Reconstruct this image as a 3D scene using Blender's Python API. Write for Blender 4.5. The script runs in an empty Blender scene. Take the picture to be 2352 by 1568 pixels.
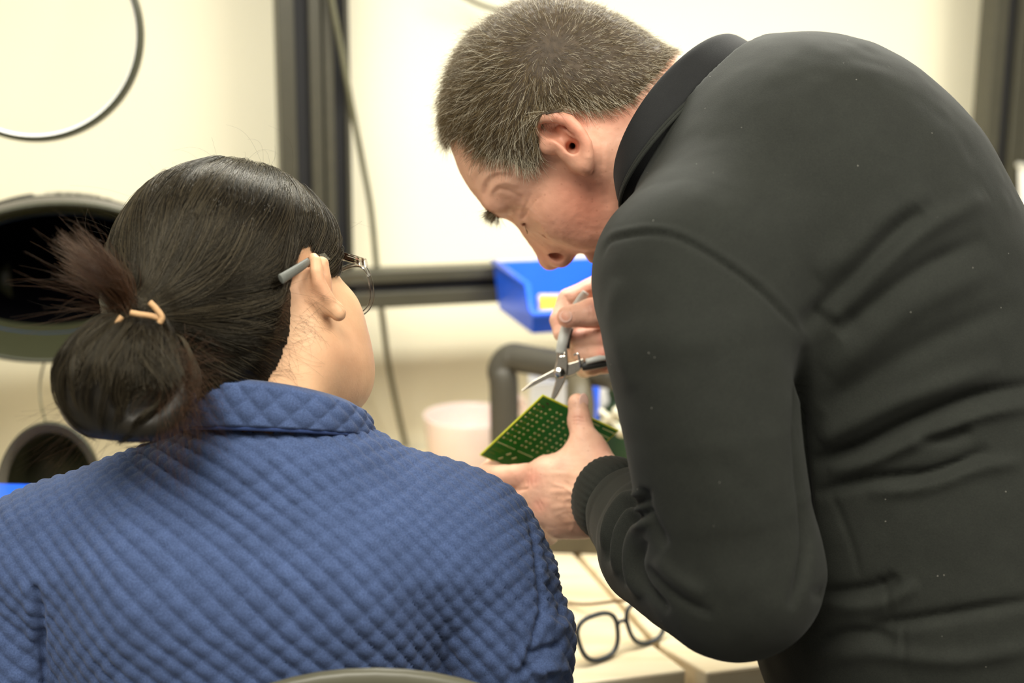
import bpy, math, random
import numpy as np
from mathutils import Vector, Matrix

# ------------------------------------------------------------------ camera
S = bpy.context.scene
COL = S.collection
FPX = 50.0 / 36.0 * 2352.0
PITCH = math.radians(12.7)
ROLL = math.radians(0.35)
CAM = np.array([0.0, 0.0, 1.40])
_R0 = np.array([1.0, 0.0, 0.0])
_U0 = np.array([0.0, math.sin(PITCH), math.cos(PITCH)])
CF = np.array([0.0, math.cos(PITCH), -math.sin(PITCH)])
CR = math.cos(ROLL) * _R0 + math.sin(ROLL) * _U0
CU = -math.sin(ROLL) * _R0 + math.cos(ROLL) * _U0
cam_data = bpy.data.cameras.new('camera')
cam = bpy.data.objects.new('camera', cam_data)
COL.objects.link(cam)
cam_data.lens = 50
cam_data.sensor_width = 36
cam_data.clip_start = 0.02
cam_data.dof.use_dof = True
cam_data.dof.focus_distance = 1.15
cam_data.dof.aperture_fstop = 3.2
cam.matrix_world = Matrix(((CR[0], CU[0], -CF[0], CAM[0]), (CR[1], CU[1], -CF[1], CAM[1]),
                           (CR[2], CU[2], -CF[2], CAM[2]), (0, 0, 0, 1)))
S.camera = cam


def P(px, py, d):                      # photograph pixel at depth d (metres) -> world point
    return CAM + d * (CF + (px - 1176.0) / FPX * CR - (py - 784.0) / FPX * CU)


def D(x, y, z):                        # direction right / up / away -> world vector
    return x * CR + y * CU + z * CF


def proj(V):
    q = V - CAM
    z = q @ CF
    return 1176.0 + FPX * (q @ CR) / z, 784.0 - FPX * (q @ CU) / z, z


# ------------------------------------------------------------------ bench frame of reference
YAW = math.radians(16.0)
BW = np.array([math.cos(YAW), math.sin(YAW), 0.0])       # along the wall, to the right
BN = np.array([math.sin(YAW), -math.cos(YAW), 0.0])      # from the wall towards the room
TABLE_Z = 0.75


def ray(px, py):
    return CF + (px - 1176.0) / FPX * CR - (py - 784.0) / FPX * CU


def on_z(px, py, z):
    r = ray(px, py)
    return CAM + r * (z - CAM[2]) / r[2]


B0 = on_z(930, 1030, TABLE_Z)
B0[2] = 0.0


def bench(u, v, z):
    return B0 + u * BW + v * BN + np.array([0, 0, z])


def on_v(px, py, v):                   # pixel -> (u, z) on the plane v = const
    r = ray(px, py)
    t = (v - (CAM - B0) @ BN) / (r @ BN)
    p = CAM + t * r
    return (p - B0) @ BW, p[2]


def uv_z(px, py, z):                   # pixel -> (u, v) on a level plane
    p = on_z(px, py, z)
    return (p - B0) @ BW, (p - B0) @ BN


# ------------------------------------------------------------------ light
W = bpy.data.worlds.new('world')
S.world = W
W.use_nodes = True
W.node_tree.nodes['Background'].inputs['Color'].default_value = (1.0, 0.95, 0.86, 1)
W.node_tree.nodes['Background'].inputs['Strength'].default_value = 0.27


def area(name, loc, target, sx, sy, power, color, spread=180):
    d = bpy.data.lights.new(name, 'AREA')
    d.shape = 'RECTANGLE'
    d.size, d.size_y = sx, sy
    d.energy = power
    d.color = color
    d.spread = math.radians(spread)
    o = bpy.data.objects.new(name, d)
    COL.objects.link(o)
    o.location = loc
    v = Vector(target) - Vector(loc)
    o.rotation_euler = v.to_track_quat('-Z', 'Y').to_euler()
    return o


_l = bench(0.30, 0.66, 1.63)
o = area('bench_lamp', _l, _l + np.array([0, 0, -1.0]), 1.3, 0.10, 16.5, (1.0, 0.98, 0.88))
o.rotation_euler = (0, 0, YAW)
area('ceiling_panel_lamp', (-0.5, -0.2, 2.75), (-0.3, 0.8, 0.9), 1.2, 1.2, 60.0, (1.0, 0.955, 0.83))
area('ceiling_panel_lamp', (1.4, 0.4, 2.75), (0.7, 1.1, 0.9), 1.2, 0.6, 42.0, (1.0, 0.955, 0.83))
S.view_settings.view_transform = 'Standard'
S.view_settings.look = 'None'
S.view_settings.gamma = 1.0
S.view_settings.use_curve_mapping = False
S.view_settings.exposure = 0.0


# ------------------------------------------------------------------ object helpers
def setp(o, label=None, category=None, group=None, kind=None):
    if label: o['label'] = label
    if category: o['category'] = category
    if group: o['group'] = group
    if kind: o['kind'] = kind
    return o


def empty(name, loc, label, category, group=None):
    o = bpy.data.objects.new(name, None)
    COL.objects.link(o)
    o.location = [float(c) for c in loc]
    o.empty_display_size = 0.05
    return setp(o, label, category, group)


def base_of(parent):
    b = np.zeros(3)
    while parent is not None:
        b = b + np.array(parent.location)
        parent = parent.parent
    return b


def link(name, me, mat=None, parent=None):
    o = bpy.data.objects.new(name, me)
    COL.objects.link(o)
    if mat is not None and not me.materials:
        me.materials.append(mat)
    if parent is not None:
        o.parent = parent
    return o


def mesh(name, V, F, mat=None, parent=None, smooth=True, colors=None, loc=None, label=None):
    """V in world coordinates; F is an (n,4)/(n,3) array or a list of index lists"""
    V = np.asarray(V, dtype=np.float64)
    b = base_of(parent)
    if loc is not None:
        b = b + (np.asarray(loc) - b)
    V = V - b
    me = bpy.data.meshes.new(name)
    if isinstance(F, np.ndarray):
        n, k = F.shape
        me.vertices.add(len(V))
        me.vertices.foreach_set('co', V.astype(np.float32).ravel())
        me.loops.add(n * k)
        me.loops.foreach_set('vertex_index', F.astype(np.int32).ravel())
        me.polygons.add(n)
        me.polygons.foreach_set('loop_start', np.arange(0, n * k, k, dtype=np.int32))
        me.update(calc_edges=True)
    else:
        me.from_pydata([tuple(v) for v in V], [], [list(f) for f in F])
    if smooth:
        me.polygons.foreach_set('use_smooth', np.ones(len(me.polygons), dtype=bool))
    if colors is not None:
        a = me.color_attributes.new('tone', 'FLOAT_COLOR', 'POINT')
        c = np.ones((len(V), 4), dtype=np.float32)
        c[:, :3] = colors
        a.data.foreach_set('color', c.ravel())
    me.validate()
    me.update()
    o = link(name, me, mat, parent)
    if loc is not None:
        o.location = [float(c) for c in (np.asarray(loc) - base_of(parent))]
    if label: o['label'] = label
    return o


class MB:
    """collects simple shapes into one mesh"""
    def __init__(self):
        self.V, self.F = [], []

    def add(self, V, F):
        n = len(self.V)
        self.V += [np.asarray(v, float) for v in V]
        self.F += [[i + n for i in f] for f in F]
        return self

    def box(self, c, ax, ay, az):      # centre + three half-extent vectors
        c, ax, ay, az = (np.asarray(q, float) for q in (c, ax, ay, az))
        V = [c + sx * ax + sy * ay + sz * az for sx in (-1, 1) for sy in (-1, 1) for sz in (-1, 1)]
        F = [(0, 1, 3, 2), (4, 6, 7, 5), (0, 4, 5, 1), (2, 3, 7, 6), (0, 2, 6, 4), (1, 5, 7, 3)]
        if np.dot(np.cross(ax, ay), az) < 0:
            F = [f[::-1] for f in F]
        return self.add(V, F)

    def tube(self, pts, rad, n=12, caps=True, closed=False):
        pts = [np.asarray(p, float) for p in pts]
        m = len(pts)
        if np.isscalar(rad):
            rad = [rad] * m
        T = []
        for i in range(m):
            if closed:
                t = pts[(i + 1) % m] - pts[i - 1]
            else:
                t = pts[min(i + 1, m - 1)] - pts[max(i - 1, 0)]
            T.append(t / (np.linalg.norm(t) + 1e-12))
        a = np.array([0, 0, 1.0]) if abs(T[0][2]) < 0.9 else np.array([1.0, 0, 0])
        N = np.cross(T[0], a)
        N /= np.linalg.norm(N)
        V = []
        for i in range(m):
            N = N - T[i] * np.dot(N, T[i])
            N /= np.linalg.norm(N)
            Bv = np.cross(T[i], N)
            for j in range(n):
                q = 2 * math.pi * j / n
                V.append(pts[i] + rad[i] * (math.cos(q) * N + math.sin(q) * Bv))
        F = []
        for i in range(m if closed else m - 1):
            for j in range(n):
                i2 = (i + 1) % m
                F.append((i * n + j, i * n + (j + 1) % n, i2 * n + (j + 1) % n, i2 * n + j))
        if caps and not closed:
            F.append(tuple(range(n))[::-1])
            F.append(tuple((m - 1) * n + j for j in range(n)))
        return self.add(V, F)

    def rings(self, rings, cap0=False, cap1=False):
        n = len(rings[0])
        V = [p for r in rings for p in r]
        F = []
        for i in range(len(rings) - 1):
            for j in range(n):
                F.append((i * n + j, i * n + (j + 1) % n, (i + 1) * n + (j + 1) % n, (i + 1) * n + j))
        if cap0: F.append(tuple(range(n))[::-1])
        if cap1: F.append(tuple((len(rings) - 1) * n + j for j in range(n)))
        return self.add(V, F)

    def prism(self, poly, off):        # polygon of world points extruded by a vector
        n = len(poly)
        V = [np.asarray(p, float) for p in poly] + [np.asarray(p, float) + off for p in poly]
        F = [tuple(range(n)), tuple(range(n, 2 * n))[::-1]] + [(i, i + n, (i + 1) % n + n, (i + 1) % n) for i in range(n)]
        nrm = np.zeros(3)
        for i in range(n):
            nrm += np.cross(V[i] - V[0], V[(i + 1) % n] - V[0])
        if np.dot(nrm, off) > 0:
            F = [f[::-1] for f in F]
        return self.add(V, F)

    def sphere(self, c, r, nu=16, nv=10, ax=None):
        c = np.asarray(c, float)
        ax = np.eye(3) if ax is None else np.asarray(ax, float)
        r = np.ones(3) * r
        V, F = [], []
        for i in range(nv + 1):
            th = math.pi * i / nv
            for j in range(nu):
                ph = 2 * math.pi * j / nu
                q = np.array([math.sin(th) * math.cos(ph), math.sin(th) * math.sin(ph), math.cos(th)]) * r
                V.append(c + q @ ax)
        for i in range(nv):
            for j in range(nu):
                F.append((i * nu + j, (i + 1) * nu + j, (i + 1) * nu + (j + 1) % nu, i * nu + (j + 1) % nu))
        return self.add(V, F)

    def build(self, name, mat, parent=None, smooth=False, bevel=0.0, seg=2, label=None, kind=None, loc=None):
        o = mesh(name, np.array(self.V), self.F, mat, parent, smooth, loc=loc)
        if bevel:
            m = o.modifiers.new('bevel', 'BEVEL')
            m.width = bevel
            m.segments = seg
            m.limit_method = 'ANGLE'
        if label: o['label'] = label
        if kind: o['kind'] = kind
        return o


def ellipse(c, a, b, n=48):
    return [c + math.cos(2 * math.pi * j / n) * a + math.sin(2 * math.pi * j / n) * b for j in range(n)]


def spline(pts, n):
    """Catmull-Rom through pts, n samples"""
    pts = np.asarray(pts, float)
    m = len(pts)
    t = np.linspace(0, m - 1, n)
    i = np.clip(t.astype(int), 0, m - 2)
    f = (t - i)[:, None]
    p0, p1, p2, p3 = pts[np.maximum(i - 1, 0)], pts[i], pts[i + 1], pts[np.minimum(i + 2, m - 1)]
    return 0.5 * (2 * p1 + (p2 - p0) * f + (2 * p0 - 5 * p1 + 4 * p2 - p3) * f ** 2 + (3 * p1 - p0 - 3 * p2 + p3) * f ** 3)


# ------------------------------------------------------------------ implicit surfaces for bodies and clothes
class SDF:
    def __init__(self):
        self.ops = []

    def cap(self, a, b, ra, rb=None, k=0.01, sub=False):
        rb = ra if rb is None else rb
        a, b = np.asarray(a, float), np.asarray(b, float)
        c = (a + b) / 2
        self.ops.append(('cap', (a, b, ra, rb), c, np.linalg.norm(b - a) / 2 + max(ra, rb), k, sub))
        return self

    def tube(self, pts, rad, k=0.004, sub=False):
        pts = [np.asarray(p, float) for p in pts]
        if np.isscalar(rad):
            rad = [rad] * len(pts)
        c = sum(pts) / len(pts)
        R = max(np.linalg.norm(p - c) + r for p, r in zip(pts, rad))
        self.ops.append(('tube', (pts, rad), c, R, k, sub))
        return self

    def ell(self, c, r, ax=None, k=0.01, sub=False):
        c = np.asarray(c, float)
        ax = np.eye(3) if ax is None else np.asarray(ax, float)
        r = np.ones(3) * r
        self.ops.append(('ell', (c, r, ax), c, float(max(r)), k, sub))
        return self

    def fn(self, f, c, R, k=0.01, sub=False):
        self.ops.append(('fn', f, np.asarray(c, float), R, k, sub))
        return self

    @staticmethod
    def _prim(kind, a, p):
        if kind == 'cap':
            A, B, ra, rb = a
            ab = B - A
            t = np.clip(((p - A) @ ab) / max(ab @ ab, 1e-12), 0, 1)
            q = p - A - t[:, None] * ab
            return np.sqrt(np.einsum('ij,ij->i', q, q)) - (ra + t * (rb - ra))
        if kind == 'tube':
            pts, rad = a
            d = None
            for i in range(len(pts) - 1):
                e = SDF._prim('cap', (pts[i], pts[i + 1], rad[i], rad[i + 1]), p)
                d = e if d is None else np.minimum(d, e)
            return d
        if kind == 'ell':
            c, r, ax = a
            q = (p - c) @ ax.T
            k0 = np.sqrt(np.einsum('ij,ij->i', q / r, q / r))
            k1 = np.sqrt(np.einsum('ij,ij->i', q / (r * r), q / (r * r)))
            return np.where(k1 > 1e-9, k0 * (k0 - 1) / np.maximum(k1, 1e-9), -min(r))
        return a(p)

    def __call__(self, p):
        d = np.full(len(p), 10.0)
        for kind, a, c, R, k, sub in self.ops:
            q = p - c
            lb = np.sqrt(np.einsum('ij,ij->i', q, q)) - R
            if sub:
                ix = np.nonzero(lb < k - d)[0]
            else:
                ix = np.nonzero(lb < d + k)[0]
            if len(ix) == 0:
                continue
            e = self._prim(kind, a, p[ix])
            g = d[ix]
            if sub:
                e = -e
                h = np.maximum(k - np.abs(g - e), 0) / k
                d[ix] = np.maximum(g, e) + h * h * k * 0.25
            else:
                h = np.maximum(k - np.abs(g - e), 0) / k
                d[ix] = np.minimum(g, e) - h * h * k * 0.25
        return d

    def bounds(self, pad):
        lo = np.min([op[2] - op[3] for op in self.ops if not op[5]], axis=0) - pad
        hi = np.max([op[2] + op[3] for op in self.ops if not op[5]], axis=0) + pad
        return lo, hi


def grad(f, V, e=0.0006):
    G = np.empty_like(V)
    for i in range(3):
        o = np.zeros(3)
        o[i] = e
        G[:, i] = f(V + o) - f(V - o)
    n = np.linalg.norm(G, axis=1, keepdims=True)
    return G / np.maximum(n, 1e-12)


def polygonize(f, lo, hi, h, iters=2):
    lo, hi = np.asarray(lo, float), np.asarray(hi, float)
    c = 4
    n = (np.ceil((hi - lo) / (h * c)).astype(int) + 1)
    ax = [lo[i] + h * c * (np.arange(n[i]) + 0.375) for i in range(3)]
    Q = np.stack(np.meshgrid(*ax, indexing='ij'), -1).reshape(-1, 3)
    cv = f(Q).reshape(n)
    near = np.abs(cv) < h * c * 1.35
    N = n * c
    vals = np.repeat(np.repeat(np.repeat(cv, c, 0), c, 1), c, 2)
    m = np.repeat(np.repeat(np.repeat(near, c, 0), c, 1), c, 2)
    ix = np.argwhere(m)
    vals[m] = f(lo + h * ix)
    s = vals < 0
    cnt = np.zeros(N - 1, np.int8)
    for i in (0, 1):
        for j in (0, 1):
            for k in (0, 1):
                cnt += s[i:N[0] - 1 + i, j:N[1] - 1 + j, k:N[2] - 1 + k]
    act = (cnt > 0) & (cnt < 8)
    ids = np.argwhere(act)
    idx = np.full(N - 1, -1, np.int64)
    idx[act] = np.arange(len(ids))
    acc = np.zeros((len(ids), 3))
    num = np.zeros(len(ids))
    for axis in range(3):
        o1, o2 = [q for q in range(3) if q != axis]
        for a in (0, 1):
            for b in (0, 1):
                off = np.zeros(3, int)
                off[o1], off[o2] = a, b
                A = ids + off
                Bi = A.copy()
                Bi[:, axis] += 1
                va = vals[A[:, 0], A[:, 1], A[:, 2]]
                vb = vals[Bi[:, 0], Bi[:, 1], Bi[:, 2]]
                cr = (va < 0) != (vb < 0)
                t = np.where(cr, va / np.where(cr, va - vb, 1), 0)
                pnt = np.tile(off.astype(float), (len(ids), 1))
                pnt[:, axis] += t
                acc += pnt * cr[:, None]
                num += cr
    V = lo + h * (ids + acc / num[:, None])
    Fs = []
    for axis in range(3):
        o1, o2 = [(1, 2), (2, 0), (0, 1)][axis]
        a = [slice(None)] * 3
        b = [slice(None)] * 3
        a[axis] = slice(0, N[axis] - 1)
        b[axis] = slice(1, N[axis])
        diff = s[tuple(a)] != s[tuple(b)]
        e = np.argwhere(diff)
        e = e[(e[:, o1] > 0) & (e[:, o2] > 0) & (e[:, o1] < N[o1] - 1) & (e[:, o2] < N[o2] - 1)]
        def cell(d1, d2):
            q = e.copy()
            q[:, o1] += d1
            q[:, o2] += d2
            return idx[q[:, 0], q[:, 1], q[:, 2]]
        quad = np.stack([cell(-1, -1), cell(0, -1), cell(0, 0), cell(-1, 0)], 1)
        fl = s[e[:, 0], e[:, 1], e[:, 2]]
        quad = np.where(fl[:, None], quad, quad[:, ::-1])
        quad = quad[(quad >= 0).all(1)]
        Fs.append(quad)
    F = np.concatenate(Fs)
    for _ in range(iters):
        g = grad(f, V)
        V = V - np.clip(f(V), -h, h)[:, None] * g * 0.9
    return V, F


def relax(V, F, w, steps=2):
    """smooth vertices where w > 0"""
    E = np.concatenate([F[:, [0, 1]], F[:, [1, 2]], F[:, [2, 3]], F[:, [3, 0]]])
    for _ in range(steps):
        acc = np.zeros_like(V)
        n = np.zeros(len(V))
        for i, j in ((0, 1), (1, 0)):
            np.add.at(acc, E[:, i], V[E[:, j]])
            np.add.at(n, E[:, i], 1)
        V = V + (acc / np.maximum(n, 1)[:, None] - V) * w[:, None] * 0.6
    return V


def normals(V, F):
    n = np.cross(V[F[:, 2]] - V[F[:, 0]], V[F[:, 3]] - V[F[:, 1]])
    N = np.zeros_like(V)
    for i in range(4):
        for c in range(3):
            N[:, c] += np.bincount(F[:, i], n[:, c], minlength=len(V))
    return N / np.maximum(np.linalg.norm(N, axis=1, keepdims=True), 1e-12)


def fold_px(V, N, folds, zmax=9.0):
    """soft cloth folds: (polyline in photo pixels, width px, height m) laid over the side that faces the room"""
    x, y, z = proj(V)
    view = CAM - V
    face = np.einsum('ij,ij->i', N, view / np.linalg.norm(view, axis=1, keepdims=True))
    out = np.zeros(len(V))
    vis = np.clip(face * 4 + 0.6, 0, 1) * (z < zmax)
    for pts, w, hgt in folds:
        pts = spline(pts, 4 * len(pts)) if len(pts) > 2 else np.asarray(pts, float)
        best = np.full(len(V), 1e9)
        tt = np.zeros(len(V))
        L = len(pts) - 1
        lo, hi = pts.min(0) - 3 * w, pts.max(0) + 3 * w
        ix = np.nonzero((x > lo[0]) & (x < hi[0]) & (y > lo[1]) & (y < hi[1]) & (vis > 0))[0]
        if not len(ix): continue
        X, Y = x[ix], y[ix]
        bb, t0 = best[ix], tt[ix]
        for i in range(L):
            ax, ay = pts[i]
            dx, dy = pts[i + 1] - pts[i]
            t = np.clip(((X - ax) * dx + (Y - ay) * dy) / max(dx * dx + dy * dy, 1e-9), 0, 1)
            dd = np.hypot(X - ax - t * dx, Y - ay - t * dy)
            u = dd < bb
            bb = np.where(u, dd, bb)
            t0 = np.where(u, (i + t) / L, t0)
        taper = np.clip(np.sin(np.pi * np.clip(t0, 0, 1)) * 1.6, 0, 1) ** 0.8
        out[ix] += hgt * np.exp(-(bb / w) ** 2) * taper * vis[ix]
    return out


def hash3(i, j, k):
    n = (i * 73856093) ^ (j * 19349663) ^ (k * 83492791)
    n = (n ^ (n >> 13)) * 1274126177
    return ((n & 0x7fffffff) % 100003) / 100003.0


def noise3(Pn, sc):
    """value noise -1..1"""
    q = np.asarray(Pn) * sc
    i = np.floor(q).astype(np.int64)
    f = q - i
    f = f * f * (3 - 2 * f)
    r = 0
    for a in (0, 1):
        for b in (0, 1):
            for c in (0, 1):
                w = (f[:, 0] if a else 1 - f[:, 0]) * (f[:, 1] if b else 1 - f[:, 1]) * (f[:, 2] if c else 1 - f[:, 2])
                r = r + w * hash3(i[:, 0] + a, i[:, 1] + b, i[:, 2] + c)
    return r * 2 - 1


def hair(name, strands, radius, mat, parent, tip=0.25, extra=None):
    """strands: list of (n,3) world arrays -> one Curves object"""
    sizes = [len(s) for s in strands]
    hc = bpy.data.hair_curves.new(name)
    hc.add_curves(sizes)
    Pt = np.concatenate(strands) - base_of(parent)
    hc.attributes['position'].data.foreach_set('vector', Pt.astype(np.float32).ravel()) if 'position' in hc.attributes else \
        hc.points.foreach_set('position', Pt.astype(np.float32).ravel())
    r = np.concatenate([radius * np.linspace(1, tip, n) for n in sizes]).astype(np.float32)
    at = hc.attributes.get('radius') or hc.attributes.new('radius', 'FLOAT', 'POINT')
    at.data.foreach_set('value', r)
    if extra is not None:
        a = hc.attributes.new('grey', 'FLOAT', 'CURVE')
        a.data.foreach_set('value', np.asarray(extra, dtype=np.float32))
    hc.materials.append(mat)
    o = bpy.data.objects.new(name, hc)
    COL.objects.link(o)
    o.parent = parent
    o['kind'] = 'stuff'
    return o


# ------------------------------------------------------------------ materials
def nodes(name):
    m = bpy.data.materials.new(name)
    m.use_nodes = True
    nt = m.node_tree
    return m, nt, nt.nodes['Principled BSDF']


def N_(nt, t, **kw):
    n = nt.nodes.new(t)
    for k, v in kw.items():
        setattr(n, k, v)
    return n


def ramp(nt, fac, stops):
    r = N_(nt, 'ShaderNodeValToRGB')
    e = r.color_ramp.elements
    e[0].position, e[0].color = stops[0][0], (*stops[0][1], 1)
    e[1].position, e[1].color = stops[1][0], (*stops[1][1], 1)
    for p, c in stops[2:]:
        q = e.new(p)
        q.color = (*c, 1)
    nt.links.new(fac, r.inputs[0])
    return r.outputs[0]


def simple(name, col, rough=0.5, metal=0.0, var=0.08, scale=30.0, bump=0.0, bscale=200.0, spec=0.5, coat=0.0, sheen=0.0, trans=0.0, ior=1.45, sss=0.0, emit=None):
    m, nt, b = nodes(name)
    tc = N_(nt, 'ShaderNodeTexCoord')
    nz = N_(nt, 'ShaderNodeTexNoise')
    nz.inputs['Scale'].default_value = scale
    nz.inputs['Detail'].default_value = 4
    nt.links.new(tc.outputs['Object'], nz.inputs['Vector'])
    c = np.array(col)
    out = ramp(nt, nz.outputs['Fac'], [(0.3, tuple(np.clip(c * (1 - var), 0, 1))), (0.7, tuple(np.clip(c * (1 + var), 0, 1)))])
    nt.links.new(out, b.inputs['Base Color'])
    b.inputs['Roughness'].default_value = rough
    b.inputs['Metallic'].default_value = metal
    b.inputs['Specular IOR Level'].default_value = spec
    b.inputs['Coat Weight'].default_value = coat
    b.inputs['Sheen Weight'].default_value = sheen
    b.inputs['Transmission Weight'].default_value = trans
    b.inputs['IOR'].default_value = ior
    if sss:
        b.inputs['Subsurface Weight'].default_value = sss
        b.inputs['Subsurface Radius'].default_value = (0.01, 0.006, 0.004)
        b.inputs['Subsurface Scale'].default_value = 1.0
    if bump:
        n2 = N_(nt, 'ShaderNodeTexNoise')
        n2.inputs['Scale'].default_value = bscale
        n2.inputs['Detail'].default_value = 3
        nt.links.new(tc.outputs['Object'], n2.inputs['Vector'])
        bp = N_(nt, 'ShaderNodeBump')
        bp.inputs['Strength'].default_value = bump
        bp.inputs['Distance'].default_value = 0.001
        nt.links.new(n2.outputs['Fac'], bp.inputs['Height'])
        nt.links.new(bp.outputs[0], b.inputs['Normal'])
    return m


def skin_mat(name, freckle):
    m, nt, b = nodes(name)
    at = N_(nt, 'ShaderNodeVertexColor', layer_name='tone')
    tc = N_(nt, 'ShaderNodeTexCoord')
    nz = N_(nt, 'ShaderNodeTexNoise')
    nz.inputs['Scale'].default_value = 60
    nz.inputs['Detail'].default_value = 5
    nt.links.new(tc.outputs['Object'], nz.inputs['Vector'])
    rp = ramp(nt, nz.outputs['Fac'], [(0.3, (0.80, 0.74, 0.72)), (0.7, (1.0, 1.0, 1.0))])
    mx = N_(nt, 'ShaderNodeMix', data_type='RGBA', blend_type='MULTIPLY')
    mx.inputs[0].default_value = 0.55
    nt.links.new(at.outputs[0], mx.inputs[6])
    nt.links.new(rp, mx.inputs[7])
    vo = N_(nt, 'ShaderNodeTexVoronoi')
    vo.inputs['Scale'].default_value = 150
    vo.inputs['Randomness'].default_value = 1.0
    nt.links.new(tc.outputs['Object'], vo.inputs['Vector'])
    fr = ramp(nt, vo.outputs['Distance'], [(0.0, (0.55, 0.38, 0.32)), (0.19, (1, 1, 1))])
    mx2 = N_(nt, 'ShaderNodeMix', data_type='RGBA', blend_type='MULTIPLY')
    mx2.inputs[0].default_value = freckle
    nt.links.new(mx.outputs[2], mx2.inputs[6])
    nt.links.new(fr, mx2.inputs[7])
    nt.links.new(mx2.outputs[2], b.inputs['Base Color'])
    b.inputs['Roughness'].default_value = 0.48
    b.inputs['Specular IOR Level'].default_value = 0.4
    b.inputs['Subsurface Weight'].default_value = 0.12
    b.inputs['Subsurface Radius'].default_value = (1.0, 0.35, 0.2)
    b.inputs['Subsurface Scale'].default_value = 0.006
    n2 = N_(nt, 'ShaderNodeTexNoise')
    n2.inputs['Scale'].default_value = 420
    n2.inputs['Detail'].default_value = 3
    nt.links.new(tc.outputs['Object'], n2.inputs['Vector'])
    bp = N_(nt, 'ShaderNodeBump')
    bp.inputs['Strength'].default_value = 0.22
    bp.inputs['Distance'].default_value = 0.0008
    nt.links.new(n2.outputs['Fac'], bp.inputs['Height'])
    nt.links.new(bp.outputs[0], b.inputs['Normal'])
    return m


def hair_mat(name, dark, light, grey, rough=0.35):
    m, nt, b = nodes(name)
    hi = N_(nt, 'ShaderNodeHairInfo')
    at = N_(nt, 'ShaderNodeAttribute', attribute_name='grey')
    c1 = ramp(nt, hi.outputs['Random'], [(0.0, dark), (1.0, light)])
    # a strand is grey when its own random number is below the local share of grey
    ms = N_(nt, 'ShaderNodeMath', operation='MULTIPLY')
    ms.inputs[1].default_value = 7.31
    nt.links.new(hi.outputs['Random'], ms.inputs[0])
    fr = N_(nt, 'ShaderNodeMath', operation='FRACT')
    nt.links.new(ms.outputs[0], fr.inputs[0])
    lt = N_(nt, 'ShaderNodeMath', operation='LESS_THAN')
    nt.links.new(fr.outputs[0], lt.inputs[0])
    nt.links.new(at.outputs['Fac'], lt.inputs[1])
    mx = N_(nt, 'ShaderNodeMix', data_type='RGBA')
    nt.links.new(lt.outputs[0], mx.inputs[0])
    nt.links.new(c1, mx.inputs[6])
    mx.inputs[7].default_value = (*grey, 1)
    nt.links.new(mx.outputs[2], b.inputs['Base Color'])
    b.inputs['Roughness'].default_value = rough
    b.inputs['Specular IOR Level'].default_value = 0.34
    b.inputs['Specular Tint'].default_value = (1.0, 0.92, 0.74, 1)
    return m


M = {}
M['wall'] = simple('wall_paint', (0.79, 0.75, 0.58), rough=0.6, var=0.015, scale=3, bump=0.05, bscale=300)
M['floor'] = simple('floor_vinyl', (0.26, 0.25, 0.22), rough=0.5, var=0.1, scale=20)
M['black_alu'] = simple('black_anodised', (0.044, 0.041, 0.027), rough=0.42, metal=0.0, var=0.06, scale=60, spec=0.6)
M['slot'] = simple('slot_black', (0.004, 0.004, 0.005), rough=0.7)
M['cord'] = simple('cord_olive', (0.10, 0.095, 0.055), rough=0.5)
M['blue'] = simple('blue_plastic', (0.020, 0.130, 0.95), rough=0.38, var=0.03, spec=0.5)
M['white_plastic'] = simple('white_plastic', (0.90, 0.90, 0.88), rough=0.4, var=0.02)
M['yellow'] = simple('yellow_plastic', (0.85, 0.62, 0.05), rough=0.4)
M['pink'] = simple('pink_plastic', (0.92, 0.74, 0.69), rough=0.35, var=0.02, sss=0.2)
M['tube_grey'] = simple('grey_tube', (0.060, 0.055, 0.043), rough=0.45, var=0.05)
M['dark_base'] = simple('dark_base', (0.09, 0.075, 0.045), rough=0.5, var=0.1)
M['green_dark'] = simple('dark_green', (0.008, 0.03, 0.008), rough=0.5)
M['hood_black'] = simple('hood_black', (0.030, 0.031, 0.016), rough=0.33, var=0.05, scale=200, bump=0.12, bscale=900)
M['hood_grey'] = simple('hood_grey', (0.44, 0.43, 0.38), rough=0.22, var=0.03, coat=0.3)
M['void'] = simple('dark_inside', (0.0015, 0.0015, 0.002), rough=1.0, spec=0.0)
M['navy_trim'] = simple('navy_trim', (0.01, 0.03, 0.09), rough=0.4)
M['dome_grey'] = simple('dome_grey', (0.12, 0.11, 0.085), rough=0.5)
M['swab'] = simple('cream_stick', (0.62, 0.58, 0.45), rough=0.6)
M['chair_shell'] = simple('chair_shell', (0.10, 0.095, 0.065), rough=0.35, var=0.05)
M['chair_metal'] = simple('chair_metal', (0.25, 0.25, 0.25), rough=0.3, metal=1.0)


def wood_mat():
    m, nt, b = nodes('maple_laminate')
    tc = N_(nt, 'ShaderNodeTexCoord')
    mp = N_(nt, 'ShaderNodeMapping')
    mp.inputs['Scale'].default_value = (2.2, 26, 26)
    mp.inputs['Rotation'].default_value = (0, 0, -YAW)
    nt.links.new(tc.outputs['Object'], mp.inputs['Vector'])
    nz = N_(nt, 'ShaderNodeTexNoise')
    nz.inputs['Scale'].default_value = 1.6
    nz.inputs['Detail'].default_value = 6
    nz.inputs['Distortion'].default_value = 0.6
    nt.links.new(mp.outputs[0], nz.inputs['Vector'])
    c = ramp(nt, nz.outputs['Fac'], [(0.3, (0.74, 0.57, 0.34)), (0.55, (0.83, 0.70, 0.48)), (0.75, (0.86, 0.75, 0.54))])
    nt.links.new(c, b.inputs['Base Color'])
    b.inputs['Roughness'].default_value = 0.38
    return m


M['wood'] = wood_mat()

# ---- shell of the room
def slab(name, c, hx, hy, hz, mat):
    o = MB().box(c, hx, hy, hz).build(name, mat)
    o['kind'] = 'structure'
    return o

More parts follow.
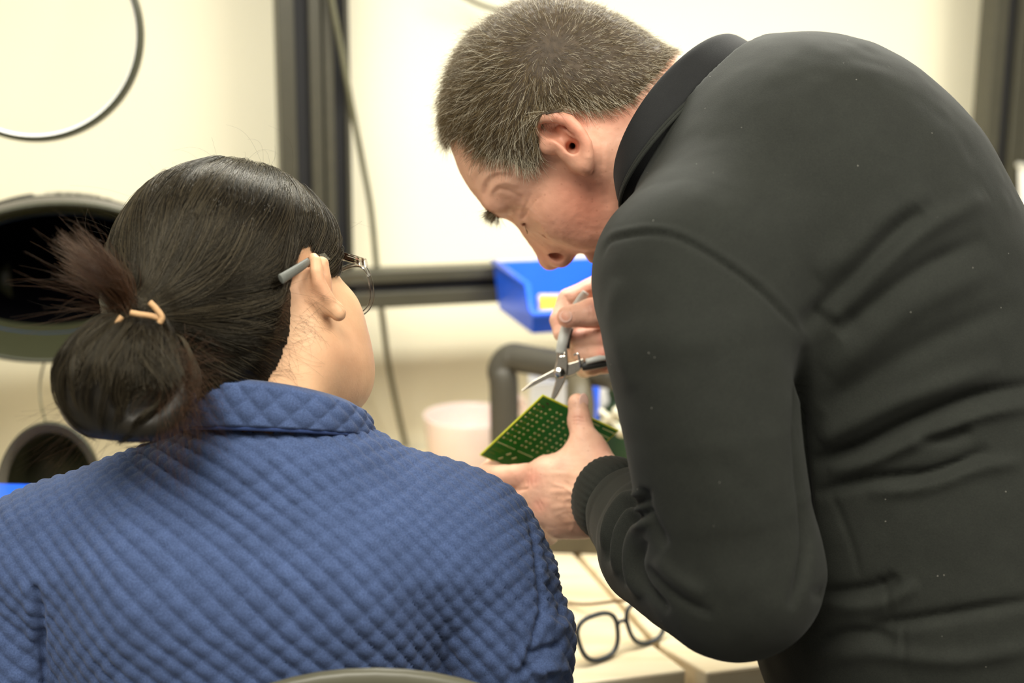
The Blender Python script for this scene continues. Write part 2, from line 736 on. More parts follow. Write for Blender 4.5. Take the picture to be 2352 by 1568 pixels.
E3 = np.eye(3)
slab('floor', (0.6, 0.8, -0.05), E3[0] * 4, E3[1] * 4, E3[2] * 0.05, M['floor'])
slab('wall_back', bench(0.3, -0.06, 1.4), BW * 3.4, BN * 0.06, E3[2] * 1.4, M['wall'])
slab('baseboard_back', bench(0.3, 0.006, 0.05), BW * 3.4, BN * 0.006, E3[2] * 0.05, M['black_alu'])

# ---- worktops
def px_z(px, py, z=TABLE_Z):
    return on_z(px, py, z)

def worktop(name, label, poly, legs):
    root = empty(name, [np.mean([p[0] for p in poly]), np.mean([p[1] for p in poly]), 0], label, 'table')
    poly = [np.array([p[0], p[1], TABLE_Z]) for p in poly]
    MB().prism(poly, np.array([0, 0, -0.034])).build('tabletop', M['wood'], root, bevel=0.003)
    for p in legs:
        p = np.array([p[0], p[1], 0.0])
        lg = MB().box(p + [0, 0, 0.355], BW * 0.02, BN * 0.02, E3[2] * 0.355).build('leg', M['black_alu'], root, bevel=0.002)
        MB().box(p + [0, 0, 0.008], BW * 0.026, BN * 0.026, E3[2] * 0.008).build('foot_pad', M['slot'], lg, bevel=0.002)
    return root

cL, cR = px_z(1577, 1538), px_z(1624, 1544)
sL, sR = px_z(1502, 1482), px_z(1517, 1482)
uL, vL = (cL - B0) @ BW, (cL - B0) @ BN
uR, vR = (cR - B0) @ BW, (cR - B0) @ BN
uS, vS = (sL - B0) @ BW, (sL - B0) @ BN
uT, vT = (sR - B0) @ BW, (sR - B0) @ BN
worktop('workbench', 'maple topped workbench in front of the seated woman, left of the table seam',
        [bench(-1.5, 0.012, 0), bench(-1.5, vL + 0.0, 0), cL, sL, bench(uS + 0.004, 0.012, 0)],
        [bench(-1.4, 0.1, 0), bench(-1.4, vL - 0.06, 0), bench(uL - 0.12, vL - 0.07, 0), bench(uS - 0.1, 0.1, 0)])
worktop('workbench', 'maple topped workbench behind the bending man, right of the table seam',
        [bench(uT + 0.006, 0.012, 0), sR, cR, bench(1.7, vR, 0), bench(1.7, 0.012, 0)],
        [bench(uT + 0.1, 0.1, 0), bench(uR + 0.10, vR - 0.07, 0), bench(1.6, vR - 0.07, 0), bench(1.6, 0.1, 0)])

# ---- black slotted-aluminium bench frame: two uprights and a rail standing clear of the wall
frame = empty('bench_frame', bench(0, 0.12, TABLE_Z), 'black slotted aluminium frame of two uprights and a cross rail before the cream wall', 'frame')

def extrusion(name, origin, length_vec, across, depth, cuts):
    """slotted bar; cuts = flats along the face as fractions (solid spans), slots between them"""
    L = length_vec
    w = np.linalg.norm(across)
    o = MB().box(origin + L / 2 - depth * 0.62, across / 2, depth * 0.36, L / 2).build(name, M['black_alu'], frame, bevel=0.0008)
    o2 = MB().box(origin + L / 2 - depth * 0.255, across * 0.46, depth * 0.012, L / 2 * 0.999).build('slot', M['slot'], o)
    for a, b_ in cuts:
        f = MB().box(origin + L / 2 + across * ((a + b_) / 2 - 0.5) - depth * 0.13, across * (b_ - a) / 2, depth * 0.13, L / 2)
        f.build('slot_lip', M['black_alu'], o, bevel=0.0012)
    return o

VF = 0.145
ua, ub = on_v(643, 250, VF)[0], on_v(806, 250, VF)[0]
extrusion('upright', bench((ua + ub) / 2, VF, TABLE_Z), np.array([0, 0, 1.35]), BW * (ub - ua), BN * 0.045,
          [(0.0, 0.23), (0.43, 0.60), (0.63, 0.77), (0.93, 1.0)])
uc = on_v(2276, 200, VF)[0]
extrusion('upright', bench(uc + (ub - ua) / 2, VF, TABLE_Z), np.array([0, 0, 1.35]), BW * (ub - ua), BN * 0.045,
          [(0.0, 0.23), (0.43, 0.60), (0.63, 0.77), (0.93, 1.0)])
VR_ = 0.192
u1, z1 = on_v(1000, 619, VR_)
u1, z0 = on_v(1000, 702, VR_)
extrusion('rail', bench(ua - 0.25, VR_, (z0 + z1) / 2), BW * (uc + 0.25 - ua + 0.35), E3[2] * (z0 - z1), BN * 0.045,
          [(0.0, 0.30), (0.58, 1.0)])

# ---- cords
def cord(name, label, pts, r, mat):
    pts = spline(pts, 60)
    o = MB().tube(pts, r, 10).build(name, mat, None, smooth=True, loc=pts[-1])
    return setp(o, label, 'cord')

def wallpt(px, py, v):
    u, z = on_v(px, py, v)
    return bench(u, v, z)

cpts = [wallpt(748, -80, 0.155), wallpt(762, 0, 0.155), wallpt(785, 120, 0.154), wallpt(806, 235, 0.150), wallpt(832, 370, 0.13), wallpt(852, 480, 0.125),
        wallpt(864, 600, 0.125), wallpt(872, 680, 0.125), wallpt(880, 740, 0.11), wallpt(893, 840, 0.07), wallpt(915, 950, 0.05), wallpt(932, 1024, 0.035)]
cord('power_cord', 'long thin olive cord hanging past the left upright and behind the rail', cpts, 0.0042, M['cord'])
cord('power_cord', 'thin grey-green cord slanting down behind the top of the head of the man',
     [wallpt(1030, -30, 0.05), wallpt(1080, 0, 0.05), wallpt(1115, 15, 0.05), wallpt(1150, 24, 0.05), wallpt(1250, 40, 0.05), wallpt(1330, 150, 0.05), wallpt(1350, 330, 0.06), wallpt(1420, 520, 0.09), wallpt(1440, 640, 0.12)], 0.0035, M['cord'])

# ---- blue bin hanging on the rail
def stack_bin(label, corner_px, v, w, dpt, h, mat):
    u, z = on_v(corner_px[0], corner_px[1], v)
    root = empty('storage_bin', bench(u + w / 2, v, z - h), label, 'bin')
    b = MB()
    t = 0.003
    zt, zb = z, z - h
    def q(a, bb, zz): return bench(u + a, v + bb, zz)
    # tray tapers towards the front and bottom, the front wall is cut low
    ins = 0.007
    side = lambda x: [q(x, 0, zt), q(x + (ins if x == 0 else -ins), 0.004, zb), q(x + (ins if x == 0 else -ins), dpt * 0.88, zb), q(x, dpt, zt - h * 0.55), q(x, dpt * 0.965, zt - h * 0.50), q(x, dpt * 0.88, zt - 0.004)]
    b.prism(side(0.0), BW * t)
    b.prism(side(w), -BW * t)
    b.prism([q(0, 0, zt), q(w, 0, zt), q(w - ins, 0.004, zb), q(ins, 0.004, zb)], BN * t)
    b.prism([q(ins, 0.004, zb), q(w - ins, 0.004, zb), q(w - ins, dpt * 0.88, zb), q(ins, dpt * 0.88, zb)], E3[2] * t)
    b.prism([q(ins, dpt * 0.88, zb), q(w - ins, dpt * 0.88, zb), q(w, dpt, zt - h * 0.52), q(0, dpt, zt - h * 0.52)], -BN * t)
    b.build('tray', mat, root, bevel=0.0012)
    r = MB()
    r.tube([q(0, 0, zt), q(0, dpt * 0.88, zt - 0.004), q(0, dpt * 0.965, zt - h * 0.50), q(0, dpt, zt - h * 0.55), q(w, dpt, zt - h * 0.55), q(w, dpt * 0.965, zt - h * 0.50), q(w, dpt * 0.88, zt - 0.004), q(w, 0, zt)], 0.0042, 8)
    r.build('rim', mat, root, smooth=True)
    c = MB().box(q(w * 0.5, dpt * 0.955 + 0.004, zb + h * 0.26), BW * w * 0.22, BN * 0.0015 - E3[2] * 0.0003, E3[2] * h * 0.10 + BN * 0.004)
    c.build('rim_highlight', M['white_plastic'], root, bevel=0.001)  # white strip stands in for the highlight on the bin rim
    MB().box(q(w * 0.5, -0.002, zt - 0.012), BW * w * 0.42, BN * 0.004, E3[2] * 0.006).build('hanger_lip', mat, root, bevel=0.001)
    return root, q

bin_root, bq = stack_bin('bright blue plastic bin hanging on the black rail behind the face of the man', (1133, 600), VR_ + 0.006, 0.16, 0.19, 0.068, M['blue'])
yo = MB().box(bq(0.072, 0.088, on_v(1133, 600, VR_)[1] - 0.046), (BW * 0.9 + BN * 0.2) * 0.035, (BN * 0.95 - BW * .2) * 0.013, E3[2] * 0.012).build('yellow_box', M['yellow'], None, bevel=0.004, seg=3, loc=bq(0.072, 0.085, on_v(1133, 600, VR_)[1] - 0.06))
setp(yo, 'small yellow plastic piece lying inside the blue bin on the rail', 'box')
wb, _q = stack_bin('white bin on the rail at the right edge, behind the back of the man', (2338, 378), VR_ + 0.006, 0.14, 0.12, 0.075, M['white_plastic'])

# ---- pink cup on the bench
def pink_cup():
    c0 = px_z(1078, 1100)
    d = (c0 - CAM) @ CF
    s = d / FPX
    root = empty('cup', c0, 'translucent pink plastic cup on the bench beside the green circuit board', 'cup')
    R = 104 * s
    zt = c0[2]
    # height so that the rim centre shows near y = 955
    top = None
    for hh in np.arange(0.03, 0.2, 0.001):
        if proj((c0 + [0, 0, hh])[None])[1][0] < 952:
            top = hh
            break
    n = 48
    prof = [(0.80, 0.0), (0.84, 0.002), (0.985, top * 0.93), (1.0, top * 0.97), (1.0, top), (0.975, top), (0.955, top * 0.95), (0.80, 0.006), (0.0, 0.005)]
    rings = [ellipse(c0 + [0, 0, z], np.array([R * r, 0, 0]), np.array([0, R * r, 0]), n) for r, z in prof]
    MB().rings(rings, cap0=True).build('cup_body', M['pink'], root, smooth=True)
    a = np.array([0.80, 0.60, 0])
    b0 = c0 + a * R * 0.97
    hp = spline([b0 + [0, 0, top * 0.96], b0 + a * R * 0.22 + [0, 0, top * 1.12], b0 + a * R * 0.5 + [0, 0, top * 1.0], b0 + a * R * 0.5 + [0, 0, top * 0.5], b0 + a * R * 0.05 + [0, 0, top * 0.3] - a * R * 0.06], 24)
    MB().tube(hp, 0.0065, 10).build('handle', M['pink'], root, smooth=True)

pink_cup()

# ---- board holder: grey tube stand on a dark base
def stand():
    base = px_z(1340, 1268)
    dd = (base - CAM) @ CF
    root = empty('board_holder', base, 'grey tubular soldering stand with a dark base behind the hands of the man', 'stand')
    a1 = P(1158, 838, 1.86)
    a2 = P(1420, 862, 1.74)
    pts = [P(1160, 1060, 1.88), P(1158, 900, 1.86), P(1152, 850, 1.86), P(1172, 822, 1.855), P(1215, 826, 1.84), P(1420, 862, 1.76)]
    pts[0][2] = TABLE_Z + 0.02
    MB().tube(spline(pts, 40), 0.019, 16).build('arm_tube', M['tube_grey'], root, smooth=True)
    q = pts[0].copy()
    q[2] = TABLE_Z
    MB().rings([ellipse(q + [0, 0, z], np.array([r, 0, 0]), np.array([0, r, 0]), 32) for r, z in ((0.05, 0), (0.052, 0.012), (0.03, 0.022), (0.02, 0.03))], True, True).build('foot', M['tube_grey'], root, smooth=False)
    c = P(1335, 1000, 1.76)
    c2 = c.copy(); c2[2] = TABLE_Z + 0.03
    MB().tube([P(1330, 866, 1.78), P(1333, 930, 1.77), c2], [0.016, 0.018, 0.016], 14).build('post', M['dark_base'], root, smooth=True)
    bb = MB().box(base + [0, 0, 0.0175] + BN * -0.05, (BW * 0.94 + BN * 0.34) * 0.05, (BN * 0.94 - BW * 0.34) * 0.055, E3[2] * 0.0175)
    bb.build('base_block', M['dark_base'], root, bevel=0.003)
    cc = base + [0, 0, 0.035] + BN * -0.05
    MB().rings([ellipse(cc + [0, 0, z], BW * r, BN * r, 32) for r, z in ((0.045, 0.0), (0.046, 0.008), (0.042, 0.009), (0.040, 0.003), (0.0, 0.003))], True).build('clear_tray', M['white_plastic'], root, smooth=False)
    for pts, k in (([P(1378, 943, 1.735), P(1390, 953, 1.732), P(1405, 966, 1.730), P(1428, 988, 1.72)], 0), ([P(1334, 990, 1.765), P(1352, 984, 1.75), P(1385, 970, 1.735), P(1420, 948, 1.725)], 1)):
        ar = MB().tube(spline(pts, 14), 0.0042, 10).build('clamp_arm', M['swab'], root, smooth=True, label='cream clamp arm')
        MB().sphere(pts[-1], 0.0085, 14, 10).build('knob', M['swab'], ar, smooth=True)
    return root

stand()

def blue_marker():
    a = P(1359, 880, 1.83)
    b = np.array([a[0], a[1], TABLE_Z + 0.0385])
    h = a[2] - b[2]
    o = empty('marker', b, 'blue capped marker standing in the tray of the grey stand behind the circuit board', 'marker')
    up = np.array([0, 0, 1.0])
    MB().tube([b + up * (h - 0.075), b + up * (h - 0.004), b + up * h], [0.0098, 0.0105, 0.008], 16).build('cap', M['blue'], o, smooth=True)
    MB().tube([b, b + up * (h - 0.075)], [0.0092, 0.0092], 16).build('barrel', M['white_plastic'], o, smooth=True)


blue_marker()

def white_box():  # white box added to fill the blown-out bright area behind the stand
    x0, x1 = P(1215, 900, 2.0), P(1500, 900, 2.0)
    zt = P(1300, 866, 2.0)[2]
    w = x1 - x0; w[2] = 0
    c = (x0 + x1) / 2; c[2] = TABLE_Z
    wn = w / np.linalg.norm(w); dn = np.cross([0, 0, 1.0], wn)
    o = empty('carton', c, 'plain white carton added on the bench to fill the bright area behind the grey stand', 'box')
    h = zt - TABLE_Z
    MB().box(c + [0, 0, h / 2], w / 2, dn * 0.045, E3[2] * h / 2).build('carton_body', M['white_plastic'], o, bevel=0.004)
    MB().box(c + [0, 0, h + 0.001], w / 2 * 1.01, dn * 0.046, E3[2] * 0.0025).build('lid', M['white_plastic'], o, bevel=0.001)

white_box()

def spool():
    c = P(1425, 925, 1.905)
    b = c.copy(); b[2] = TABLE_Z
    o = empty('bottle', b, 'dark green squat bottle on the bench behind the circuit board', 'bottle')
    h = c[2] - TABLE_Z + 0.01
    prof = [(0.034, 0), (0.037, 0.004), (0.037, h * 0.72), (0.030, h * 0.85), (0.016, h * 0.93), (0.016, h)]
    MB().rings([ellipse(b + [0, 0, z], E3[0] * r, E3[1] * r, 32) for r, z in prof], True, True).build('glass_body', M['green_dark'], o, smooth=True)
    MB().rings([ellipse(b + [0, 0, z], E3[0] * r, E3[1] * r, 32) for r, z in ((0.018, h), (0.018, h + 0.014), (0.016, h + 0.016))], True, True).build('screw_cap', M['green_dark'], o)

spool()

# ---- spectacles lying on the bench
M['spec_frame'] = simple('spectacle_frame', (0.035, 0.045, 0.055), rough=0.3, var=0.4, scale=60)
M['spec_brown'] = simple('spectacle_temple', (0.12, 0.06, 0.02), rough=0.3, var=0.3, scale=60)
def glass_mat(name, tint=(1, 1, 1)):
    m, nt, b = nodes(name)
    tr = N_(nt, 'ShaderNodeBsdfTransparent')
    tr.inputs[0].default_value = (*tint, 1)
    gl = N_(nt, 'ShaderNodeBsdfGlossy')
    gl.inputs['Roughness'].default_value = 0.02
    fr = N_(nt, 'ShaderNodeFresnel')
    fr.inputs[0].default_value = 1.35
    mx = N_(nt, 'ShaderNodeMixShader')
    nt.links.new(fr.outputs[0], mx.inputs[0])
    nt.links.new(tr.outputs[0], mx.inputs[1])
    nt.links.new(gl.outputs[0], mx.inputs[2])
    nt.links.new(mx.outputs[0], nt.nodes['Material Output'].inputs['Surface'])
    return m
M['lens'] = glass_mat('clear_lens', (0.985, 0.99, 0.985))


def round_rect(c, ax, ay, n=40, p=2.7, drop=0.0):
    out = []
    for j in range(n):
        t = 2 * math.pi * j / n
        x = math.copysign(abs(math.cos(t)) ** (2 / p), math.cos(t))
        y = math.copysign(abs(math.sin(t)) ** (2 / p), math.sin(t))
        x *= 1.0 + 0.12 * y
        out.append(c + ax * x + ay * y)
    return out


def spectacles_on_bench():
    lo = [px_z(1358, 1512), px_z(1500, 1478)]     # lowest points of the two rims
    root = empty('spectacles', (lo[0] + lo[1]) / 2, 'dark framed spectacles lying folded open on the maple bench near its front edge', 'spectacles')
    # rims lean back; the frame stands on its lower rims with the temples behind, lying on the bench
    w = np.array([math.cos(math.radians(38)), math.sin(math.radians(38)), 0])
    up = np.array([0, 0, 1.0])
    bk = np.cross(up, w)
    hx = 0.0265
    hy = 0.0235
    tilt = up * 0.93 + bk * 0.30
    mid = px_z(1440, 1499) + up * 0.003
    cs = []
    for s in (-1, 1):
        c = mid + w * s * 0.034 + tilt * hy
        cs.append(c)
        pts = round_rect(c, w * hx, tilt * hy)
        MB().tube(pts, 0.0026, 8, closed=True).build('rim', M['spec_frame'], root, smooth=True)
        MB().add([p - 0.0004 * bk for p in round_rect(c, w * hx * 0.98, tilt * hy * 0.98)], [tuple(range(40))]).build('lens', M['lens'], root)
    MB().tube(spline([cs[0] + w * hx * 0.98 + tilt * 0.004, mid + tilt * (hy + 0.009), cs[1] - w * hx * 0.98 + tilt * 0.004], 10), 0.002, 8).build('bridge', M['spec_frame'], root, smooth=True)
    for s, c in zip((-1, 1), cs):
        h = c + w * s * hx * 1.08 + tilt * 0.012
        e1 = mid + w * (s * 0.055 - 0.020) + bk * 0.10
        e1[2] = TABLE_Z + 0.012
        e2 = e1 + bk * 0.035 + w * -s * 0.004
        e2[2] = TABLE_Z + 0.003
        MB().tube(spline([h, h + bk * 0.02, e1, e2], 16), 0.0019, 8).build('temple', M['spec_brown'], root, smooth=True)

spectacles_on_bench()

# ---- round magnifier ring, top left
def magnifier():
    c = P(72, 72, 1.55)
    s = 1.55 / FPX
    R = 246 * s
    nrm = D(0.10, -0.10, -1.0); nrm /= np.linalg.norm(nrm)
    a = np.cross(nrm, D(0, 1, 0)); a /= np.linalg.norm(a)
    b = np.cross(a, nrm)
    root = empty('magnifier', c - b * R, 'round magnifier lens in a slim black ring, cut by the top left corner', 'magnifier')
    rs = [ellipse(c + nrm * z, a * r, b * r, 96) for r, z in ((R * 0.975, 0.008), (R * 1.02, 0.008), (R * 1.025, -0.010), (R * 0.975, -0.010), (R * 0.975, 0.008))]
    MB().rings(rs).build('rim', M['hood_black'], root, smooth=False, bevel=0.0015)
    rs = [ellipse(c + nrm * z, a * r, b * r, 96) for r, z in ((R * 0.972, 0.006), (R * 0.955, 0.004), (R * 0.955, -0.004), (R * 0.972, -0.006))]
    MB().rings(rs).build('glint_band', M['white_plastic'], root, smooth=True, label='white band painted as the glint inside the ring')  # white band stands in for the glint on the inner side
    MB().add(ellipse(c, a * R * 0.957, b * R * 0.957, 96), [tuple(range(96))]).build('lens', M['lens'], root)
    MB().tube(spline([c + b * R * 1.0, c + b * R * 1.25, c + b * R * 2.2 + BW * 0.03, bench(ua - 0.06, 0.25, 1.93), bench((ua + ub) / 2, 0.155, 1.96)], 40), 0.008, 10).build('arm', M['hood_black'], root, smooth=True)

magnifier()

# ---- wide oval fume hood at the left edge
def fume_hood():
    d = 1.62
    s = d / FPX
    c = P(130, 650, d)
    ax = D(-0.30, 0.20, 1.0); ax /= np.linalg.norm(ax)          # back into the hood
    a = D(1, 0.05, 0.10); a -= ax * (a @ ax); a /= np.linalg.norm(a)
    b = np.cross(ax, a); b = b if b @ CU > 0 else -b
    A, Bh = 306 * s, 186 * s
    def ring(z, fa, fb, dy=0.0):
        return ellipse(c + ax * z + b * dy, a * A * fa, b * Bh * fb, 72)
    base = c - b * Bh
    root = empty('fume_hood', [c[0], c[1], TABLE_Z], 'wide oval black mouthed fume extraction hood behind the hair tuft of the woman', 'fume hood')
    MB().rings([ring(0.012, 1.0, 1.0), ring(0.0, 1.0, 1.0), ring(-0.004, 0.985, 0.98), ring(0.0, 0.955, 0.945), ring(0.020, 0.90, 0.86), ring(0.045, 0.845, 0.76, 0.004), ring(0.07, 0.82, 0.71, 0.006)]).build('flared_lip', M['hood_black'], root, smooth=True)
    MB().rings([ring(0.045, 0.848, 0.764, 0.004), ring(0.046, 0.838, 0.752, 0.004), ring(0.0475, 0.838, 0.752, 0.004)]).build('trim_line', M['navy_trim'], root, smooth=True)
    MB().rings([ring(0.069, 0.82, 0.71, 0.006), ring(0.15, 0.66, 0.6), ring(0.16, 0.1, 0.1)], False, True).build('dark_interior', M['void'], root, smooth=True)
    sh = MB().rings([ring(0.012, 1.0, 1.0), ring(0.014, 1.03, 1.035), ring(0.03, 1.035, 1.04), ring(0.032, 1.02, 1.025)]).build('shell_band', M['dome_grey'], root, smooth=False)
    MB().rings([ring(0.033, 1.02, 1.025), ring(0.06, 1.0, 1.03), ring(0.10, 0.95, 1.02), ring(0.14, 0.84, 0.96), ring(0.17, 0.64, 0.78), ring(0.185, 0.3, 0.4)], False, True).build('rear_shell', M['hood_grey'], root, smooth=True)
    # vent slots and raised lettering on top of the shell
    def top(x, z):                                              # point on the shell crown, x across (fraction), z back
        zz = [0.033, 0.06, 0.10, 0.14, 0.17]
        fa = np.interp(z, zz, [1.02, 1.0, 0.95, 0.84, 0.64]); fb = np.interp(z, zz, [1.025, 1.03, 1.02, 0.96, 0.78])
        return c + ax * z + a * A * x + b * Bh * fb * math.sqrt(max(0.0, 1 - (x / fa) ** 2)) * 1.004
    MB().tube([top(x, 0.048) for x in np.linspace(-0.9, 0.9, 40)], 0.0012, 6).build('seam', M['slot'], root, smooth=True)
    for k in range(4):
        MB().tube([top(x, 0.080 + 0.015 * k + 0.02 * (x + 0.35) ** 2) for x in np.linspace(-0.75, -0.12 - 0.02 * k, 16)], 0.0013, 6).build('vent_slot', M['slot'], root, smooth=True)
    rnd = random.Random(5)
    t = MB()
    for row, (z0, x0, x1, n) in enumerate(((0.100, -0.05, 0.36, 12), (0.075, 0.02, 0.46, 6))):
        for i in range(n):
            x = x0 + (x1 - x0) * (i + 0.3) / n
            w = (x1 - x0) / n * 0.55
            zz = z0 + rnd.uniform(-0.004, 0.004)
            pts = [top(x, zz - 0.005), top(x, zz + 0.005), top(x + w, zz + rnd.uniform(-0.003, 0.005)), top(x + w, zz - 0.005)]
            t.tube(pts, 0.0008, 5)
    t.build('lettering', M['dome_grey'], root, smooth=True, label='two rows of small raised grey letters', kind='stuff')
    # neck to the bench
    e = c + ax * 0.165 - b * Bh * 0.45 - CR * 0.17
    f = e + ax * 0.01 - CR * 0.04; f[2] = TABLE_Z + 0.02
    MB().tube(spline([c + ax * 0.16 - b * Bh * 0.2 - CR * 0.05, e + ax * 0.015, f + [0, 0, 0.1], f], 24), 0.032, 20).build('hose', M['hood_black'], root, smooth=True)
    MB().rings([ellipse(f + [0, 0, z - 0.02], E3[0] * r, E3[1] * r, 32) for r, z in ((0.08, 0.0), (0.08, 0.012), (0.04, 0.022), (0.034, 0.03))], True, True).build('foot', M['hood_black'], root)

fume_hood()
cord('thin_wire', 'thin dark wire hanging from the oval hood down to the small dark dome',
     [P(112, 815, 1.66), P(101, 835, 1.66), P(92, 880, 1.65), P(95, 930, 1.64), P(106, 975, 1.60), P(112, 1010, 1.58)], 0.0012, M['cord'])

# ---- small dark dome, blue box and wooden block under it, lower left
def dome():
    d = 1.52
    s = d / FPX
    c = P(112, 1130, d)
    ax = D(-0.18, 0.05, 1.0); ax /= np.linalg.norm(ax)
    a = D(1, 0, 0.18); a -= ax * (a @ ax); a /= np.linalg.norm(a)
    b = np.cross(ax, a); b = b if b @ CU > 0 else -b
    A, Bh = 116 * s, 160 * s
    def ring(z, f): return ellipse(c + ax * z, a * A * f, b * Bh * f, 56)
    root = empty('fume_nozzle', [c[0], c[1], TABLE_Z], 'small dark round mouthed nozzle low at the left edge above the blue box', 'fume hood')
    MB().rings([ring(0.0, 0.985), ring(0.0, 1.0), ring(0.006, 1.012), ring(0.06, 0.9), ring(0.12, 0.5), ring(0.125, 0.3)], False, True).build('outer_shell', M['hood_black'], root, smooth=True)
    MB().rings([ring(0.0, 0.985), ring(0.012, 0.86), ring(0.014, 0.84)]).build('bevel_ring', M['dome_grey'], root, smooth=True, label='lighter grey bevelled ring inside the mouth')
    MB().rings([ring(0.014, 0.84), ring(0.07, 0.6), ring(0.075, 0.1)], False, True).build('dark_interior', M['hood_black'], root, smooth=True)
    e = c + ax * 0.11
    f = e.copy() + ax * 0.06; f[2] = TABLE_Z
    MB().tube(spline([e, e + ax * 0.05, f + [0, 0, 0.08], f], 20), 0.02, 16).build('hose', M['hood_black'], root, smooth=True)

dome()
p = P(20, 1160, 1.44)
zb_, zt_ = P(20, 1182, 1.44)[2], P(20, 1138, 1.44)[2]
bx = empty('blue_box', [p[0], p[1], zb_], 'bright blue box at the left edge on top of the tan block', 'box')
MB().box([p[0] - 0.02, p[1], (zb_ + zt_) / 2], E3[0] * 0.058, E3[1] * 0.03, E3[2] * (zt_ - zb_) / 2).build('box_body', M['blue'], bx, bevel=0.002)
MB().box([p[0] - 0.02, p[1] + 0.002, zt_ + 0.0015], E3[0] * 0.0575 + E3[2] * -0.001, E3[1] * 0.031, E3[2] * 0.0012).build('lid', M['blue'], bx, bevel=0.001)
tb = empty('organiser', [p[0], p[1], TABLE_Z], 'tan block with dark slots under the blue box at the left edge', 'organiser')
M['tan'] = simple('tan_board', (0.42, 0.30, 0.18), rough=0.6)
for k in range(5):
    MB().box([p[0] - 0.065 + 0.024 * k, p[1], (TABLE_Z + zb_) / 2], E3[0] * 0.0102, E3[1] * 0.028, E3[2] * (zb_ - TABLE_Z) / 2).build('divider', M['tan'], tb, bevel=0.001)
MB().box([p[0] - 0.017, p[1] + 0.012, (TABLE_Z + zb_) / 2], E3[0] * 0.05, E3[1] * 0.012, E3[2] * ((zb_ - TABLE_Z) / 2 - 0.002)).build('back_board', M['slot'], tb)
# =================================================================== the bending man
M['skin_man'] = skin_mat('skin_ruddy', 0.42)
M['pullover'] = None


def cloth_mat(name, col, lint=0.0, rough=0.85, sheen=0.35, var=0.12, weave=1400.0, wbump=0.25):
    m, nt, b = nodes(name)
    tc = N_(nt, 'ShaderNodeTexCoord')
    nz = N_(nt, 'ShaderNodeTexNoise')
    nz.inputs['Scale'].default_value = 38
    nz.inputs['Detail'].default_value = 6
    nz.inputs['Roughness'].default_value = 0.7
    nt.links.new(tc.outputs['Object'], nz.inputs['Vector'])
    c = np.array(col)
    base = ramp(nt, nz.outputs['Fac'], [(0.3, tuple(c * (1 - var))), (0.7, tuple(c * (1 + var)))])
    n2 = N_(nt, 'ShaderNodeTexNoise')
    n2.inputs['Scale'].default_value = weave
    n2.inputs['Detail'].default_value = 2
    nt.links.new(tc.outputs['Object'], n2.inputs['Vector'])
    fz = ramp(nt, n2.outputs['Fac'], [(0.35, (0.72, 0.72, 0.74)), (0.65, (1.22, 1.22, 1.2))])
    mx = N_(nt, 'ShaderNodeMix', data_type='RGBA', blend_type='MULTIPLY')
    mx.inputs[0].default_value = 0.8
    nt.links.new(base, mx.inputs[6])
    nt.links.new(fz, mx.inputs[7])
    out = mx.outputs[2]
    if lint:
        vo = N_(nt, 'ShaderNodeTexVoronoi')
        vo.inputs['Scale'].default_value = 62
        mp = N_(nt, 'ShaderNodeMapping')
        mp.inputs['Scale'].default_value = (1, 1, 1)
        nt.links.new(tc.outputs['Object'], mp.inputs['Vector'])
        nt.links.new(mp.outputs[0], vo.inputs['Vector'])
        li = ramp(nt, vo.outputs['Distance'], [(0.018, (1, 1, 1)), (0.034, (0, 0, 0))])
        m3 = N_(nt, 'ShaderNodeMix', data_type='RGBA')
        ml = N_(nt, 'ShaderNodeMath', operation='MULTIPLY')
        ml.inputs[1].default_value = lint
        nt.links.new(li, ml.inputs[0])
        nt.links.new(ml.outputs[0], m3.inputs[0])
        nt.links.new(out, m3.inputs[6])
        m3.inputs[7].default_value = (0.5, 0.48, 0.42, 1)
        out = m3.outputs[2]
    nt.links.new(out, b.inputs['Base Color'])
    b.inputs['Roughness'].default_value = rough
    b.inputs['Specular IOR Level'].default_value = 0.25
    b.inputs['Sheen Weight'].default_value = sheen
    b.inputs['Sheen Roughness'].default_value = 0.5
    bp = N_(nt, 'ShaderNodeBump')
    bp.inputs['Strength'].default_value = wbump
    bp.inputs['Distance'].default_value = 0.0008
    nt.links.new(n2.outputs['Fac'], bp.inputs['Height'])
    nt.links.new(bp.outputs[0], b.inputs['Normal'])
    return m


M['pullover'] = cloth_mat('charcoal_jersey', (0.0165, 0.0182, 0.0145), lint=0.45, sheen=0.04)
M['collar_knit'] = cloth_mat('black_rib', (0.012, 0.0125, 0.013), lint=0.3, weave=1800, sheen=0.03)
M['trousers'] = cloth_mat('dark_trousers', (0.02, 0.022, 0.03), sheen=0.05)
M['shoe'] = simple('shoe_leather', (0.02, 0.015, 0.012), rough=0.4)
M['shirt'] = simple('pale_blue_shirt', (0.45, 0.55, 0.75), rough=0.8)
M['hair_man'] = hair_mat('greying_hair', (0.030, 0.020, 0.010), (0.185, 0.130, 0.062), (0.66, 0.60, 0.46))
M['hair_man_cap'] = simple('greying_hair_base', (0.060, 0.042, 0.026), rough=0.7, var=0.3, scale=150, bump=0.5, bscale=700)
M['brow'] = hair_mat('brow_hair', (0.03, 0.018, 0.008), (0.10, 0.07, 0.03), (0.5, 0.45, 0.3))
M['eye'] = simple('eyeball', (0.75, 0.70, 0.64), rough=0.15, var=0.05)
M['gold'] = simple('gold_ring', (0.9, 0.62, 0.2), rough=0.25, metal=1.0)
M['nail'] = simple('nail', (0.72, 0.46, 0.38), rough=0.3, var=0.04)

